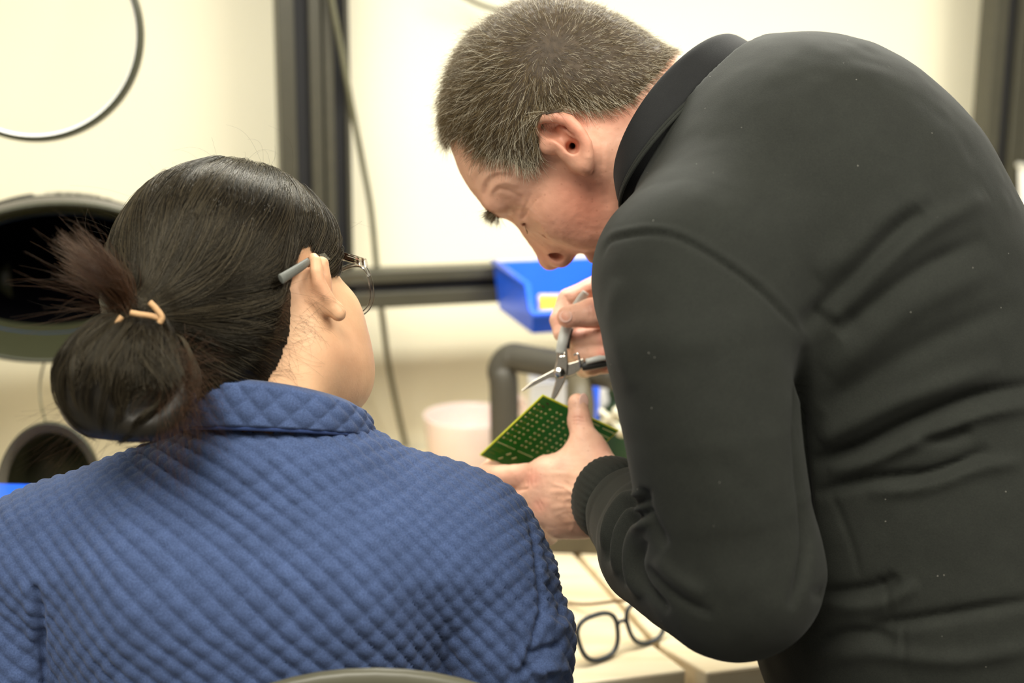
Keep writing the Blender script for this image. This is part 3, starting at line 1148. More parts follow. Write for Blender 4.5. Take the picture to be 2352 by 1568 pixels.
TH = math.radians(64.0)
AL = math.radians(20.0)
fi = (-math.cos(TH), -math.sin(TH))
ui = (-math.sin(TH), math.cos(TH))
MF = D(math.cos(AL) * fi[0], math.cos(AL) * fi[1], math.sin(AL))
MU = D(ui[0], ui[1], 0.0)
ML = D(math.sin(AL) * fi[0], math.sin(AL) * fi[1], -math.cos(AL))
EAR = P(1315, 345, 1.182)
MO = EAR - 0.072 * ML
MAX = np.array([MF, MU, ML])


def H(f, u, l):
    w_ = min(1.0, max(0.0, (f - 10) / 60.0))
    f = f - 11.0 * w_ * w_ * (3 - 2 * w_)
    return MO + 0.001 * (f * MF + u * MU + l * ML)


def man_head():
    s = SDF()
    mm = 0.001
    E = lambda c, r, k=0.012, sub=False: s.ell(H(*c), np.array(r) * mm, MAX, k, sub)
    C = lambda a, b, ra, rb, k=0.012, sub=False: s.cap(H(*a), H(*b), ra * mm, rb * mm, k, sub)
    E((-7, 42, 0), (93, 82, 75))
    E((-45, 14, 0), (54, 56, 60), 0.02)
    E((58, 40, 0), (42, 42, 60), 0.02)                 # forehead
    E((45, -22, 0), (46, 66, 57), 0.025)               # mid face
    E((78, -42, 0), (24, 34, 32), 0.02)                # muzzle
    for q in (1, -1):
        C((8, -58, 50 * q), (84, -96, 12 * q), 15, 15, 0.025)
        C((2, -5, 60 * q), (8, -58, 50 * q), 13, 15, 0.02)
        E((60, -12, 48 * q), (28, 20, 18), 0.02)       # cheekbone
        E((52, -42, 44 * q), (32, 30, 18), 0.02)       # cheek
    E((90, -98, 0), (16, 15, 20), 0.015)               # chin
    for q in (1, -1):
        C((96, 38, 10 * q), (88, 41, 42 * q), 9.5, 8.0, 0.014)    # brow ridge
        E((104, 14, 30 * q), (14, 10, 15), 0.012, True)           # socket
        s.ell(H(85.5, 14, 31 * q), 13.6 * mm, None, 0.006)        # lids over the eyeball
        C((84, 0, 18 * q), (88, -30, 20 * q), 12, 9, 0.02)       # flank of the nose and cheek
        E((72, -18, 34 * q), (22, 28, 18), 0.02)
        C((98, 12, 22 * q), (95, 10.5, 43 * q), 1.6, 1.2, 0.003, True)  # nearly closed lids
    C((97, 24, 0), (121, -20, 0), 8.5, 10.0, 0.014)     # nose bridge
    E((122, -24, 0), (12.5, 10, 11.5), 0.008)
    for q in (1, -1):
        C((97, -4, 15 * q), (108, -26, 17 * q), 9, 8, 0.02)
        E((112, -31, 15 * q), (12.5, 10.5, 9), 0.005)
        C((111, -44, 8.5 * q), (112, -29, 8.5 * q), 4.2, 3.6, 0.002, True)
    C((100, -58, -16), (100, -58, 16), 7, 7, 0.008)    # lips
    C((99, -69, -14), (99, -69, 14), 7, 7, 0.008)
    C((112, -63.5, -22), (112, -63.5, 22), 7.2, 7.2, 0.003, True)
    # neck into the torso
    s.cap(H(-32, -25, 0), P(1660, 335, 1.235), 0.060, 0.068, 0.03)
    s.cap(H(-2, -18, 62), H(-50, -95, 40), 0.010, 0.012, 0.03)
    # ---- near ear, laid out on the side of the head
    de = 1.182
    def ear(pt, off): return P(pt[0], pt[1], de - off)
    s.tube([ear((1262, 330), 0.004), ear((1290, 322), 0.008), ear((1318, 345), 0.008), ear((1330, 372), 0.006)], [0.009, 0.011, 0.011, 0.009], 0.008)  # root plate
    rim = [((1262, 322), 0.003), ((1240, 304), 0.008), ((1236, 286), 0.013), ((1252, 272), 0.017), ((1278, 268), 0.020), ((1306, 277), 0.022),
           ((1331, 302), 0.022), ((1346, 330), 0.020), ((1348, 358), 0.017), ((1343, 380), 0.013)]
    s.tube([ear(a, o) for a, o in rim], [0.0030, 0.0038, 0.0046, 0.0050, 0.0052, 0.0052, 0.0052, 0.0054, 0.0058, 0.0060], 0.003)
    s.tube([ear((1290, 300), 0.012), ear((1322, 322), 0.012), ear((1336, 345), 0.011), ear((1340, 372), 0.010)], [0.004, 0.0065, 0.0075, 0.0075], 0.005)  # back of the concha
    s.tube([ear((1283, 306), 0.016), ear((1308, 318), 0.017), ear((1326, 340), 0.016), ear((1332, 362), 0.013)], [0.0025, 0.0032, 0.0036, 0.0038], 0.003)  # antihelix
    s.cap(ear((1343, 374), 0.012), ear((1347, 392), 0.008), 0.0062, 0.0048, 0.004)   # lobe
    s.cap(ear((1300, 352), 0.009), ear((1318, 368), 0.009), 0.0045, 0.0042, 0.005)   # tragus
    s.ell(ear((1262, 300), 0.016), (0.0100, 0.0055, 0.011), np.array([D(.93, -.3, 0), D(.3, .93, 0), D(0, 0, 1)]), 0.003, True)
    s.ell(ear((1314, 338), 0.016), (0.0060, 0.0045, 0.015), np.array([D(.7, -.7, 0), D(.7, .7, 0), D(0, 0, 1)]), 0.003, True)
    s.tube([ear((1314, 337), 0.016), ear((1314, 335), 0.0), ear((1322, 330), -0.030)], [0.0027, 0.0024, 0.0022], 0.003, True)
    s.cap(ear((1272, 300), 0.017), ear((1312, 334), 0.017), 0.0052, 0.0050, 0.003, True)
    # far ear, plain
    s.tube([H(-2 + 14 * math.cos(t) - 8, 4 + 27 * math.sin(t), -76 - 9 * abs(math.cos(t * 0.5 + 0.6))) for t in np.linspace(-1.9, 2.6, 12)], 0.0048, 0.004)
    s.ell(H(-10, 4, -76), np.array((12, 24, 4)) * mm, MAX, 0.006)
    return s


def pip(poly, x, y):
    ins = np.zeros(len(x), bool)
    n = len(poly)
    for i in range(n):
        x1, y1 = poly[i]
        x2, y2 = poly[(i + 1) % n]
        c = ((y1 > y) != (y2 > y))
        t = np.where(c, (y - y1) / np.where(y2 == y1, 1e-9, (y2 - y1)), 0)
        ins ^= c & (x < x1 + t * (x2 - x1))
    return ins


def dist_poly(pts, x, y):
    b = np.full(len(x), 1e9)
    for i in range(len(pts) - 1):
        ax, ay = pts[i]
        dx, dy = pts[i + 1][0] - ax, pts[i + 1][1] - ay
        t = np.clip(((x - ax) * dx + (y - ay) * dy) / max(dx * dx + dy * dy, 1e-9), 0, 1)
        b = np.minimum(b, np.hypot(x - ax - t * dx, y - ay - t * dy))
    return b


def march(f, px, py, d0=0.9, d1=1.5):
    r = ray(px, py)
    L = np.linalg.norm(r)
    t = d0
    for _ in range(80):
        p = CAM + r * t
        e = f(p[None])[0]
        if abs(e) < 1e-4: return p
        t += max(e, 2e-4) / L * 0.8
        if t > d1: return None
    return p


man_feet = P(2150, 1750, 1.22); man_feet[2] = 0.0
man = empty('person', man_feet, 'grey haired man in a charcoal pullover bending over to hold a green circuit board', 'person')

head_s = man_head()
no_ = march(head_s, 1282, 593)
head_s.tube([no_, no_ + D(-0.003, 0.004, 0.007), no_ + D(-0.010, 0.022, 0.016)], [0.0054, 0.0050, 0.0040], 0.002, True)
lo, hi = H(0, 0, 0) - 0.20, H(0, 0, 0) + 0.20
lo = lo + np.array([0.02, 0, 0]); hi = hi + np.array([0.03, 0, 0])
HV, HF = polygonize(head_s, lo, hi, 0.0016, 3)
q = (HV - MO) @ MAX.T * 1000.0                       # head coordinates in mm
HN = normals(HV, HF)
# brow furrows and crow's feet, pressed into the skin
folds = [([(1196, 506), (1206, 494), (1212, 478)], 4, -0.0016), ([(1190, 494), (1200, 482), (1206, 470)], 5, 0.0010), ([(1115, 452), (1122, 420), (1150, 400), (1185, 408)], 6, -0.0012),
         ([(1092, 432), (1098, 402), (1130, 386), (1178, 392)], 6, -0.0011),
         ([(1078, 400), (1082, 384), (1106, 374), (1150, 376)], 6, -0.0008),
         ([(1130, 446), (1150, 434), (1185, 446), (1205, 470)], 5, -0.0010),
         ([(1105, 442), (1112, 412), (1140, 394), (1182, 400)], 6, 0.0009),
         ([(1126, 452), (1136, 428), (1160, 418), (1190, 428)], 6, 0.0009),
         ([(1205, 478), (1215, 458), (1222, 440)], 4, -0.0007), ([(1213, 482), (1226, 466), (1236, 452)], 4, -0.0006),
         ([(1226, 512), (1240, 530), (1255, 560), (1268, 590)], 7, -0.0012),
         ([(1200, 490), (1204, 478), (1206, 470)], 4, -0.0012),
         ([(1280, 572), (1310, 584), (1345, 598)], 5, -0.0010), ([(1244, 562), (1256, 574), (1272, 578), (1296, 577)], 4.5, -0.0016),
         ([(1375, 398), (1392, 440), (1396, 480)], 8, -0.0008), ([(1366, 300), (1385, 345), (1378, 400)], 6, -0.0007)]
HV = HV + HN * (fold_px(HV, HN, folds, 1.24) + 0.00025 * noise3(HV, 260) + 0.0005 * noise3(HV, 70))[:, None]
# hair line (photo pixels on the near side, mirrored to the far side through head coordinates)
line_px = [(1064, 306), (1080, 330), (1104, 356), (1132, 366), (1168, 368), (1200, 388), (1228, 384), (1241, 362), (1240, 330), (1230, 298),
           (1245, 266), (1290, 258), (1350, 258), (1410, 250), (1452, 236), (1480, 205), (1530, 150)]
hl = [march(head_s, *p) for p in line_px]
hl = [((p - MO) @ MAX.T * 1000.0)[:2] for p in hl if p is not None]
poly = [(hl[0][0] + 40, hl[0][1] + 30)] + [tuple(p) for p in hl] + [(-150, hl[-1][1] - 12), (-160, 190), (160, 190)]
in_hair = pip(poly, q[:, 0], q[:, 1])
edge = [poly[0]] + [tuple(p) for p in hl] + [(-150, hl[-1][1] - 12)]
dedge = dist_poly(edge, q[:, 0], q[:, 1]) * np.where(in_hair, 1, -1)
neckpart = ((HV - P(1480, 280, 1.2)) @ D(0.9, -0.1, 0)) > 0.03
in_hair &= ~neckpart
# skin colour: ruddy cheeks, ears and nose, paler brow
base = np.array([0.75, 0.43, 0.30])
red = np.array([0.68, 0.235, 0.15])
hx, hy, hz = proj(HV)
near = hz < 1.24
w = 0.75 * np.exp(-((hx - 1340) ** 2 + (hy - 480) ** 2) / 90 ** 2) * near
w = np.maximum(w, 0.65 * np.exp(-((hx - 1300) ** 2 + (hy - 300) ** 2) / 70 ** 2) * (hz < 1.178))
w = np.maximum(w, 0.45 * np.exp(-((hx - 1270) ** 2 + (hy - 585) ** 2) / 60 ** 2))
w = np.maximum(w, 0.45 * np.exp(-((hx - 1420) ** 2 + (hy - 250) ** 2) / 60 ** 2))
w = np.clip(w + 0.14 * noise3(HV, 45), 0, 1)
HC = base * (1 - w[:, None]) + red * w[:, None]
pale = np.exp(-((hx - 1110) ** 2 + (hy - 370) ** 2) / 70 ** 2)[:, None] * 0.5
HC = HC * (1 - pale) + np.array([0.76, 0.50, 0.36]) * pale
lip = np.exp(-((q[:, 0] - 104) / 8) ** 2 - ((q[:, 1] + 63) / 9) ** 2 - (q[:, 2] / 24) ** 4)[:, None] * 0.8
HC = HC * (1 - lip) + np.array([0.45, 0.17, 0.13]) * lip
scalp = np.clip(dedge / 6.0, 0, 1)[:, None] * in_hair[:, None]
HC = HC * (1 - 0.75 * scalp) + np.array([0.22, 0.14, 0.09]) * 0.75 * scalp
man_skin = [(HV, HF, HC)]

# ---- hair cap and strands
def man_hair():
    fm = in_hair[HF].all(1)
    Fh = HF[fm]
    used = np.unique(Fh)
    mp = np.full(len(HV), -1)
    mp[used] = np.arange(len(used))
    lift = np.clip(dedge[used] / 14.0, 0, 1) * 0.0022 + 0.0003
    V = HV[used] + HN[used] * lift[:, None]
    V = V + HN[used] * (0.0006 * noise3(V, 350))[:, None]
    cap = mesh('hair', V, mp[Fh], M['hair_man_cap'], man, label='short brown hair going grey at the temple')
    rng = np.random.default_rng(3)
    tri = np.concatenate([Fh[:, [0, 1, 2]], Fh[:, [0, 2, 3]]])
    A = np.linalg.norm(np.cross(HV[tri[:, 1]] - HV[tri[:, 0]], HV[tri[:, 2]] - HV[tri[:, 0]]), axis=1)
    whorl = march(head_s, 1272, 108)
    wq = (whorl - MO) @ MAX.T * 1000
    cent = HV[tri].mean(1)
    dw = np.linalg.norm(cent - whorl, axis=1)
    A = A * (0.55 + 0.45 * np.clip(dw / 0.03, 0, 1))
    n = 52000
    t = rng.choice(len(tri), n, p=A / A.sum())
    r1, r2 = rng.random(n), rng.random(n)
    su = np.sqrt(r1)
    wgt = np.stack([1 - su, su * (1 - r2), su * r2], 1)
    root = np.einsum('ij,ijk->ik', wgt, HV[tri[t]])
    nor = np.einsum('ij,ijk->ik', wgt, HN[tri[t]])
    rq = (root - MO) @ MAX.T * 1000
    ed = np.einsum('ij,ij->i', wgt, dedge[tri[t]])
    # comb field: away from the whorl, swirling, then forward on the crown and down at the sides
    away = root - whorl
    dist = np.linalg.norm(away, axis=1, keepdims=True)
    away = away / np.maximum(dist, 1e-6)
    tan = np.cross(nor, away)
    k = np.clip(dist / 0.05, 0, 1)
    fld = away + tan * (0.5 * (1 - k))
    fwd = np.clip((rq[:, 0:1] - 10) / 60, 0, 1)
    side = np.clip((70 - rq[:, 1:2]) / 50, 0, 1) * np.clip((np.abs(rq[:, 2:3]) - 35) / 25, 0, 1)
    fld = fld + MF * 0.55 * fwd * (1 - 0.5 * side) - MU * 0.8 * side
    fld = fld + rng.normal(0, 0.24, fld.shape)
    fld -= nor * np.einsum('ij,ij->i', fld, nor)[:, None]
    fld /= np.linalg.norm(fld, axis=1, keepdims=True)
    front = np.clip((rq[:, 0] - 62) / 25, 0, 1) * np.clip((rq[:, 1] - 55) / 20, 0, 1)
    L = (0.0150 + 0.005 * np.clip((rq[:, 1] - 40) / 60, 0, 1) + 0.010 * front) * rng.uniform(0.7, 1.25, n)
    L *= np.where(rq[:, 0] < -50, 0.70, 1.0)
    lift = np.clip(rng.normal(0.34, 0.13, n) + 0.25 * front, 0.05, 0.9)
    sts = []
    u = np.linspace(0, 1, 5)
    bend = rng.normal(0, 0.14, (n, 3))
    grey = 0.11 + 0.12 * np.clip((60 - rq[:, 1]) / 50, 0, 1) + 0.62 * np.clip((rq[:, 0] - 0) / 35, 0, 1) * np.clip((72 - rq[:, 1]) / 40, 0, 1)
    for i in range(n):
        p = root[i] + np.outer(u * L[i], fld[i] * (1 - lift[i] * 0.5)) + np.outer(np.sin(u * 1.7) * L[i] * lift[i] * 0.75, nor[i]) + np.outer(u * u * L[i], bend[i])
        sts.append(p)
    hair('hair_strands', sts, 0.000095, M['hair_man'], cap, 0.45, grey)
    # eyebrows
    bs = []
    for q_ in (1, -1):
        for i in range(420):
            a = rng.random()
            b0 = H(106 - 8 * a, 38 + 4 * a + rng.normal(0, 2.4), q_ * (12 + 34 * a))
            g = grad(head_s, b0[None])[0]
            b0 = b0 - g * head_s(b0[None])[0]
            d = g * 0.6 + ML * q_ * 0.8 * (0.3 + a) + MU * rng.normal(0.1, 0.35) + MF * rng.normal(0.0, 0.2)
            d /= np.linalg.norm(d)
            Lb = rng.uniform(0.006, 0.013)
            bs.append(np.array([b0 + d * Lb * t + g * 0.002 * t * (1 - t) for t in np.linspace(0, 1, 4)]))
    hair('eyebrow', bs, 0.00011, M['brow'], man, 0.3, [0.25] * len(bs))
    ls = []
    for q_ in (1, -1):
        for i in range(60):
            a = rng.uniform(-1, 1)
            c = H(97.0 - 3.0 * a * a, 10.5, q_ * (31 + 11 * a))
            d = MF * 0.8 - MU * 0.6 + ML * q_ * 0.4 * a
            d /= np.linalg.norm(d)
            ls.append(np.array([c + d * 0.008 * t - MU * 0.001 * t * t for t in np.linspace(0, 1, 4)]))
    hair('eyelashes', ls, 0.00009, M['brow'], man, 0.3, [0.0] * len(ls))
    for q_ in (1, -1):
        MB().sphere(H(83.0, 12.5, 31 * q_), 0.0130, 20, 14).build('eye', M['eye'], man, smooth=True)


man_hair()

# ---- pullover
tax = np.array([D(0.35, -0.94, 0.0), D(0.94, 0.35, 0.0), D(0, 0, 1)])
tq = math.radians(22)
_lat = D(-math.sin(tq) * 0.9, -math.sin(tq) * 0.3, -math.cos(tq))
_bk = np.cross(_lat, tax[0]); _bk /= np.linalg.norm(_bk)
if _bk @ CR < 0: _bk = -_bk
_lat = np.cross(tax[0], _bk)
tax = np.array([tax[0], _bk, _lat])
pull = SDF()
pull.ell(P(1885, 570, 1.215), (0.185, 0.158, 0.185), tax, 0.05)
pull.ell(P(2060, 1000, 1.228), (0.27, 0.165, 0.170), tax, 0.06)
pull.ell(P(2190, 1480, 1.222), (0.24, 0.162, 0.172), tax, 0.06)
pull.cap(P(1650, 330, 1.235), P(1800, 420, 1.22), 0.072, 0.10, 0.05)
pull.cap(P(1770, 480, 1.17), P(1610, 650, 1.085), 0.09, 0.072, 0.04)
pull.cap(P(1790, 520, 1.30), P(1760, 590, 1.37), 0.09, 0.08, 0.05)
# arms
EL = P(1690, 1312, 1.06)
CUFF = P(1418, 1152, 1.235)
arm_l = SDF()
arm_l.tube([P(1598, 660, 1.07), P(1606, 800, 1.05), P(1640, 1000, 1.045), P(1662, 1150, 1.05), EL], [0.069, 0.069, 0.0655, 0.0645, 0.0615], 0.02)
arm_l.tube([EL, P(1610, 1285, 1.10), P(1530, 1245, 1.155), P(1462, 1188, 1.208), CUFF], [0.0610, 0.0615, 0.0570, 0.0430, 0.0290], 0.02)
fdir = CUFF - P(1490, 1200, 1.19); fdir /= np.linalg.norm(fdir)
WR_L = CUFF + fdir * 0.02
EL_R = P(1790, 960, 1.46)
CUFF_R = P(1500, 790, 1.37)
arm_r = SDF()
arm_r.tube([P(1760, 590, 1.37), P(1790, 780, 1.43), EL_R], [0.078, 0.068, 0.060], 0.02)
arm_r.tube([EL_R, P(1640, 870, 1.415), CUFF_R], [0.058, 0.05, 0.029], 0.02)
rdir = CUFF_R - P(1640, 870, 1.415); rdir /= np.linalg.norm(rdir)


def unit_(v): return v / np.linalg.norm(v)


def ring_from(C, A0, A1, b, n=72):
    a = (A1 - A0) / 2
    c = (A0 + A1) / 2
    return c, a, b

c1, a1, b1 = ring_from(None, P(1440, 452, 1.215), P(1694, 82, 1.23), D(-0.040, 0.0, -0.078))
c2, a2, b2 = ring_from(None, P(1450, 482, 1.205), P(1762, 140, 1.235), D(-0.038, -0.004, -0.086))
neck_n = unit_(np.cross(a2, b2))
if neck_n @ (MO - c2) < 0: neck_n = -neck_n


def pull_f(p):
    a = pull(p)
    def sm(a, b, k):
        h = np.maximum(k - np.abs(a - b), 0) / k
        return np.minimum(a, b) - h * h * k * 0.25
    # the sleeve blends into the shoulder at the top and stays its own form lower down
    k = np.clip(0.045 - ((p - P(1600, 640, 1.07)) @ (-CU)) * 0.25, 0.006, 0.055)
    d = sm(a, arm_l(p), k)
    d = sm(d, arm_r(p), 0.03)
    # openings: neck and cuffs
    for A, B, r0, r1 in ((P(1500, 240, 1.215), P(1640, 330, 1.228), 0.076, 0.060), ):
        h = -SDF._prim('cap', (A, B, r0, r1), p)
        d = np.maximum(d, h)
    d = np.maximum(d, (p - c2) @ neck_n - 0.002)
    return d


lo, hi = pull.bounds(0.02)
l2, h2 = arm_l.bounds(0.02)
l3, h3 = arm_r.bounds(0.02)
lo, hi = np.minimum(np.minimum(lo, l2), l3), np.maximum(np.maximum(hi, h2), h3)
zb = P(2190, 1690, 1.19)[2]
lo[2] = max(lo[2], zb)
PV, PF = polygonize(pull_f, lo, hi, 0.0028, 2)
PN = normals(PV, PF)
pf = [([(1846, 790), (1842, 900), (1840, 1020), (1850, 1150), (1852, 1280), (1815, 1400)], 13, -0.0085),
      ([(1841, 754), (1900, 705), (1953, 652), (2055, 540), (2116, 484)], 24, -0.0075),
      ([(1880, 640), (1960, 570), (2040, 495), (2142, 440)], 28, 0.004),
      ([(1900, 730), (1938, 690), (2096, 545), (2269, 450)], 24, 0.006),
      ([(1925, 770), (1990, 715), (2116, 620), (2270, 545)], 22, -0.006),
      ([(1900, 860), (1990, 790), (2110, 700), (2300, 610)], 30, 0.004),
      ([(1890, 940), (1980, 880), (2150, 780), (2352, 690)], 28, -0.004),
      ([(1880, 1010), (1934, 984), (2092, 908), (2304, 840)], 24, 0.006),
      ([(1860, 1062), (1960, 1036), (2092, 972), (2240, 912), (2400, 880)], 17, -0.0085),
      ([(1900, 1085), (2000, 1058), (2110, 1008), (2260, 950), (2400, 930)], 17, 0.0055),
      ([(1870, 1135), (1987, 1104), (2145, 1085), (2277, 1030)], 14, -0.007),
      ([(1990, 1130), (2120, 1118), (2250, 1075), (2352, 1060)], 18, 0.004),
      ([(2100, 1010), (2180, 1005), (2230, 985)], 16, -0.004),
      ([(1860, 1365), (1960, 1358), (2030, 1345), (2060, 1320)], 16, -0.006),
      ([(1900, 1395), (2020, 1388), (2110, 1340)], 18, 0.004),
      ([(1990, 1440), (2100, 1425), (2198, 1409), (2400, 1375)], 15, -0.006),
      ([(1860, 1480), (1960, 1455), (2060, 1470)], 16, -0.006),
      ([(1880, 1520), (1990, 1500), (2200, 1515), (2400, 1480)], 20, 0.004),
      ([(2010, 1320), (2040, 1370), (2045, 1450)], 8, -0.002), ([(2075, 1440), (2078, 1500), (2085, 1580)], 7, -0.002),
      ([(1905, 1130), (1930, 1180), (1960, 1260), (1975, 1330)], 7, -0.0018),
      # sleeve
      ([(1378, 590), (1396, 556), (1440, 541), (1500, 535), (1560, 548), (1640, 592), (1740, 662), (1800, 722), (1842, 765)], 5.5, -0.0026),
      ([(1372, 572), (1392, 542), (1440, 527), (1502, 521), (1566, 534), (1650, 578), (1750, 648), (1812, 710), (1850, 752)], 7, 0.0010),
      ([(1418, 640), (1408, 720), (1424, 800), (1452, 900)], 22, 0.0022),
      ([(1480, 1120), (1478, 1160), (1500, 1210), (1530, 1260)], 14, -0.006),
      ([(1476, 1134), (1434, 1142), (1404, 1178), (1390, 1222), (1386, 1266)], 8, 0.0046),
      ([(1480, 1150), (1439, 1163), (1410, 1204), (1398, 1250), (1399, 1290)], 8, -0.0062),
      ([(1482, 1160), (1446, 1178), (1420, 1220), (1412, 1270), (1418, 1320)], 8, 0.0050),
      ([(1486, 1172), (1452, 1196), (1430, 1240), (1424, 1290), (1436, 1345)], 8, -0.0064),
      ([(1490, 1190), (1462, 1215), (1445, 1260), (1446, 1320), (1470, 1375)], 10, 0.0056),
      ([(1480, 1240), (1462, 1290), (1480, 1345), (1540, 1405)], 10, -0.0060),
      ([(1484, 1300), (1520, 1340), (1580, 1385), (1640, 1410)], 10, -0.0035),
      ([(1505, 1280), (1550, 1325), (1620, 1370)], 16, 0.0030)]
PV = PV + PN * (fold_px(PV, PN, pf) + 0.0012 * noise3(PV, 22) + 0.0005 * noise3(PV, 60))[:, None]
pullover = mesh('pullover', PV, PF, M['pullover'], man, label='charcoal pullover with a stand-up collar')

# stand-up collar: a loft round the neck
n = 96
def col_ring(t, grow, push=0.0):
    c, a, b = c1 * (1 - t) + c2 * t, a1 * (1 - t) + a2 * t, b1 * (1 - t) + b2 * t
    out = []
    for j in range(n):
        w_ = 2 * math.pi * j / n
        e = math.cos(w_) * a + math.sin(w_) * b
        u_ = e / np.linalg.norm(e)
        out.append(c + e + u_ * grow)
    return out
mid = (c1 - c2) / np.linalg.norm(c1 - c2)
top_up = [p + mid * 0.0035 for p in col_ring(0.0, -0.002)]
R = [col_ring(1.30, -0.010), col_ring(1.10, -0.003), col_ring(1.0, 0.0005), col_ring(0.93, 0.0035), col_ring(0.75, 0.004), col_ring(0.5, 0.0035), col_ring(0.25, 0.002), col_ring(0.06, 0.001), top_up,
     col_ring(0.05, -0.0055), col_ring(0.4, -0.006), col_ring(0.9, -0.008)]
CVx = np.array([p for r in R for p in r])
CFx = np.array([(i * n + j, i * n + (j + 1) % n, (i + 1) * n + (j + 1) % n, (i + 1) * n + j) for i in range(len(R) - 1) for j in range(n)])
nn = normals(CVx, CFx)
if np.mean(np.einsum('ij,ij->i', nn[3 * n:4 * n], CVx[3 * n:4 * n] - (c1 + c2) / 2)) < 0:
    CFx = CFx[:, ::-1].copy()
col = mesh('collar', CVx, CFx, M['collar_knit'], pullover, label='black stand-up knit collar')
sp_ = col_ring(1.0, 0.0022)
MB().tube(sp_, 0.0016, 8, closed=True).build('collar_seam', M['pullover'], pullover, smooth=True)
sp_ = col_ring(1.10, 0.0040)
MB().tube(sp_, 0.0014, 8, closed=True).build('collar_seam', M['pullover'], pullover, smooth=True)
m = col.modifiers.new('sub', 'SUBSURF'); m.levels = 2; m.render_levels = 2
R = [col_ring(0.06, -0.009), col_ring(-0.045, -0.0095), col_ring(-0.05, -0.0115), col_ring(0.2, -0.012)]
shirt = MB().rings([[p for p in r] for r in R]).build('shirt_collar', M['shirt'], man, smooth=True, label='sliver of pale blue shirt collar')

# knitted cuffs
def cuff(c, dv, r0, r1, L):
    u1_ = unit_(np.cross(dv, CF)); u2_ = np.cross(dv, u1_)
    prof = [(r0 - 0.004, -0.012), (r0 + 0.0035, -0.008), (r0 + 0.0052, 0.0), (r0 * .5 + r1 * .5 + 0.0052, L * 0.5), (r1 + 0.0042, L * 0.92), (r1 + 0.0026, L), (r1 - 0.0006, L), (r1 - 0.0008, L * 0.5), (r1 - 0.004, 0.0)]
    rs = []
    for r, z in prof:
        rs.append([c + dv * z + (math.cos(a) * u1_ + math.sin(a) * u2_) * (r + 0.0004 * math.sin(40 * a) + 0.0008 * math.sin(3 * a + z * 60)) for a in np.linspace(0, 2 * math.pi, 160, endpoint=False)])
    return MB().rings(rs).build('cuff', M['pullover'], pullover, smooth=True)

cuff(CUFF - fdir * 0.004, fdir, 0.0330, 0.0315, 0.026)
cuff(CUFF_R - rdir * 0.004, rdir, 0.0325, 0.0310, 0.030)

# ---- trousers and shoes
hipc = P(2205, 1700, 1.2)
fh = D(-0.94, 0, 0.34); fh[2] = 0; fh /= np.linalg.norm(fh)
lh = np.cross([0, 0, 1.0], fh)
leg = SDF()
leg.ell(hipc, (0.16, 0.16, 0.13), np.array([fh, lh, [0, 0, 1.0]]), 0.05)
shoes = []
for q_ in (1, -1):
    hp = hipc + lh * 0.085 * q_ - np.array([0, 0, 0.03])
    kn = np.array([hipc[0], hipc[1], 0.46]) + lh * 0.10 * q_ + fh * 0.03
    an = np.array([hipc[0], hipc[1], 0.07]) + lh * 0.12 * q_ - fh * 0.02
    leg.cap(hp, kn, 0.098, 0.07, 0.04)
    leg.cap(kn, an, 0.07, 0.055, 0.03)
    shoes.append(an)
lo, hi = leg.bounds(0.02); lo[2] = 0.045
V, F = polygonize(leg, lo, hi, 0.010, 2)
mesh('trousers', V, F, M['trousers'], man)
for an in shoes:
    sh = SDF()
    g0 = np.array([an[0], an[1], 0.035])
    sh.cap(g0 - fh * 0.05, g0 + fh * 0.06, 0.036, 0.040, 0.02)
    sh.ell(g0 + fh * 0.13 - [0, 0, .006], (0.075, 0.045, 0.032), np.array([fh, lh, [0, 0, 1.0]]), 0.03)
    sh.cap(g0 - fh * 0.02 + [0, 0, 0.02], g0 - fh * 0.02 + [0, 0, 0.055], 0.038, 0.036, 0.02)
    def shf(p): return np.maximum(sh(p), 0.004 - p[:, 2])
    lo, hi = sh.bounds(0.01); lo[2] = -0.004
    V, F = polygonize(shf, lo, hi, 0.006, 1)
    mesh('shoe', V, F, M['shoe'], man)
# body under the clothes (one mesh with the head, joined with the hands further down)
und = SDF()
und.ell(P(1885, 590, 1.220), (0.15, 0.12, 0.140), tax, 0.05)
und.ell(P(2060, 1000, 1.228), (0.24, 0.125, 0.13), tax, 0.03)
und.ell(P(2190, 1480, 1.222), (0.2, 0.125, 0.13), tax, 0.03)
und.cap(P(1600, 310, 1.23), P(1830, 480, 1.22), 0.050, 0.07, 0.05)
und.cap(P(1780, 500, 1.16), P(1605, 665, 1.075), 0.07, 0.058, 0.04)
und.tube([P(1605, 665, 1.07), P(1650, 1000, 1.05), EL], [0.055, 0.047, 0.04], 0.02)
und.tube([EL, P(1540, 1240, 1.15), WR_L], [0.038, 0.036, 0.025], 0.02)
und.cap(P(1780, 520, 1.30), P(1760, 590, 1.37), 0.07, 0.06, 0.04)
und.tube([P(1760, 590, 1.37), EL_R], [0.055, 0.042], 0.02)
und.tube([EL_R, CUFF_R], [0.038, 0.024], 0.02)
lo, hi = und.bounds(0.02)
V, F = polygonize(und, lo, hi, 0.009, 1)
man_skin.append((V, F, np.tile(base, (len(V), 1))))
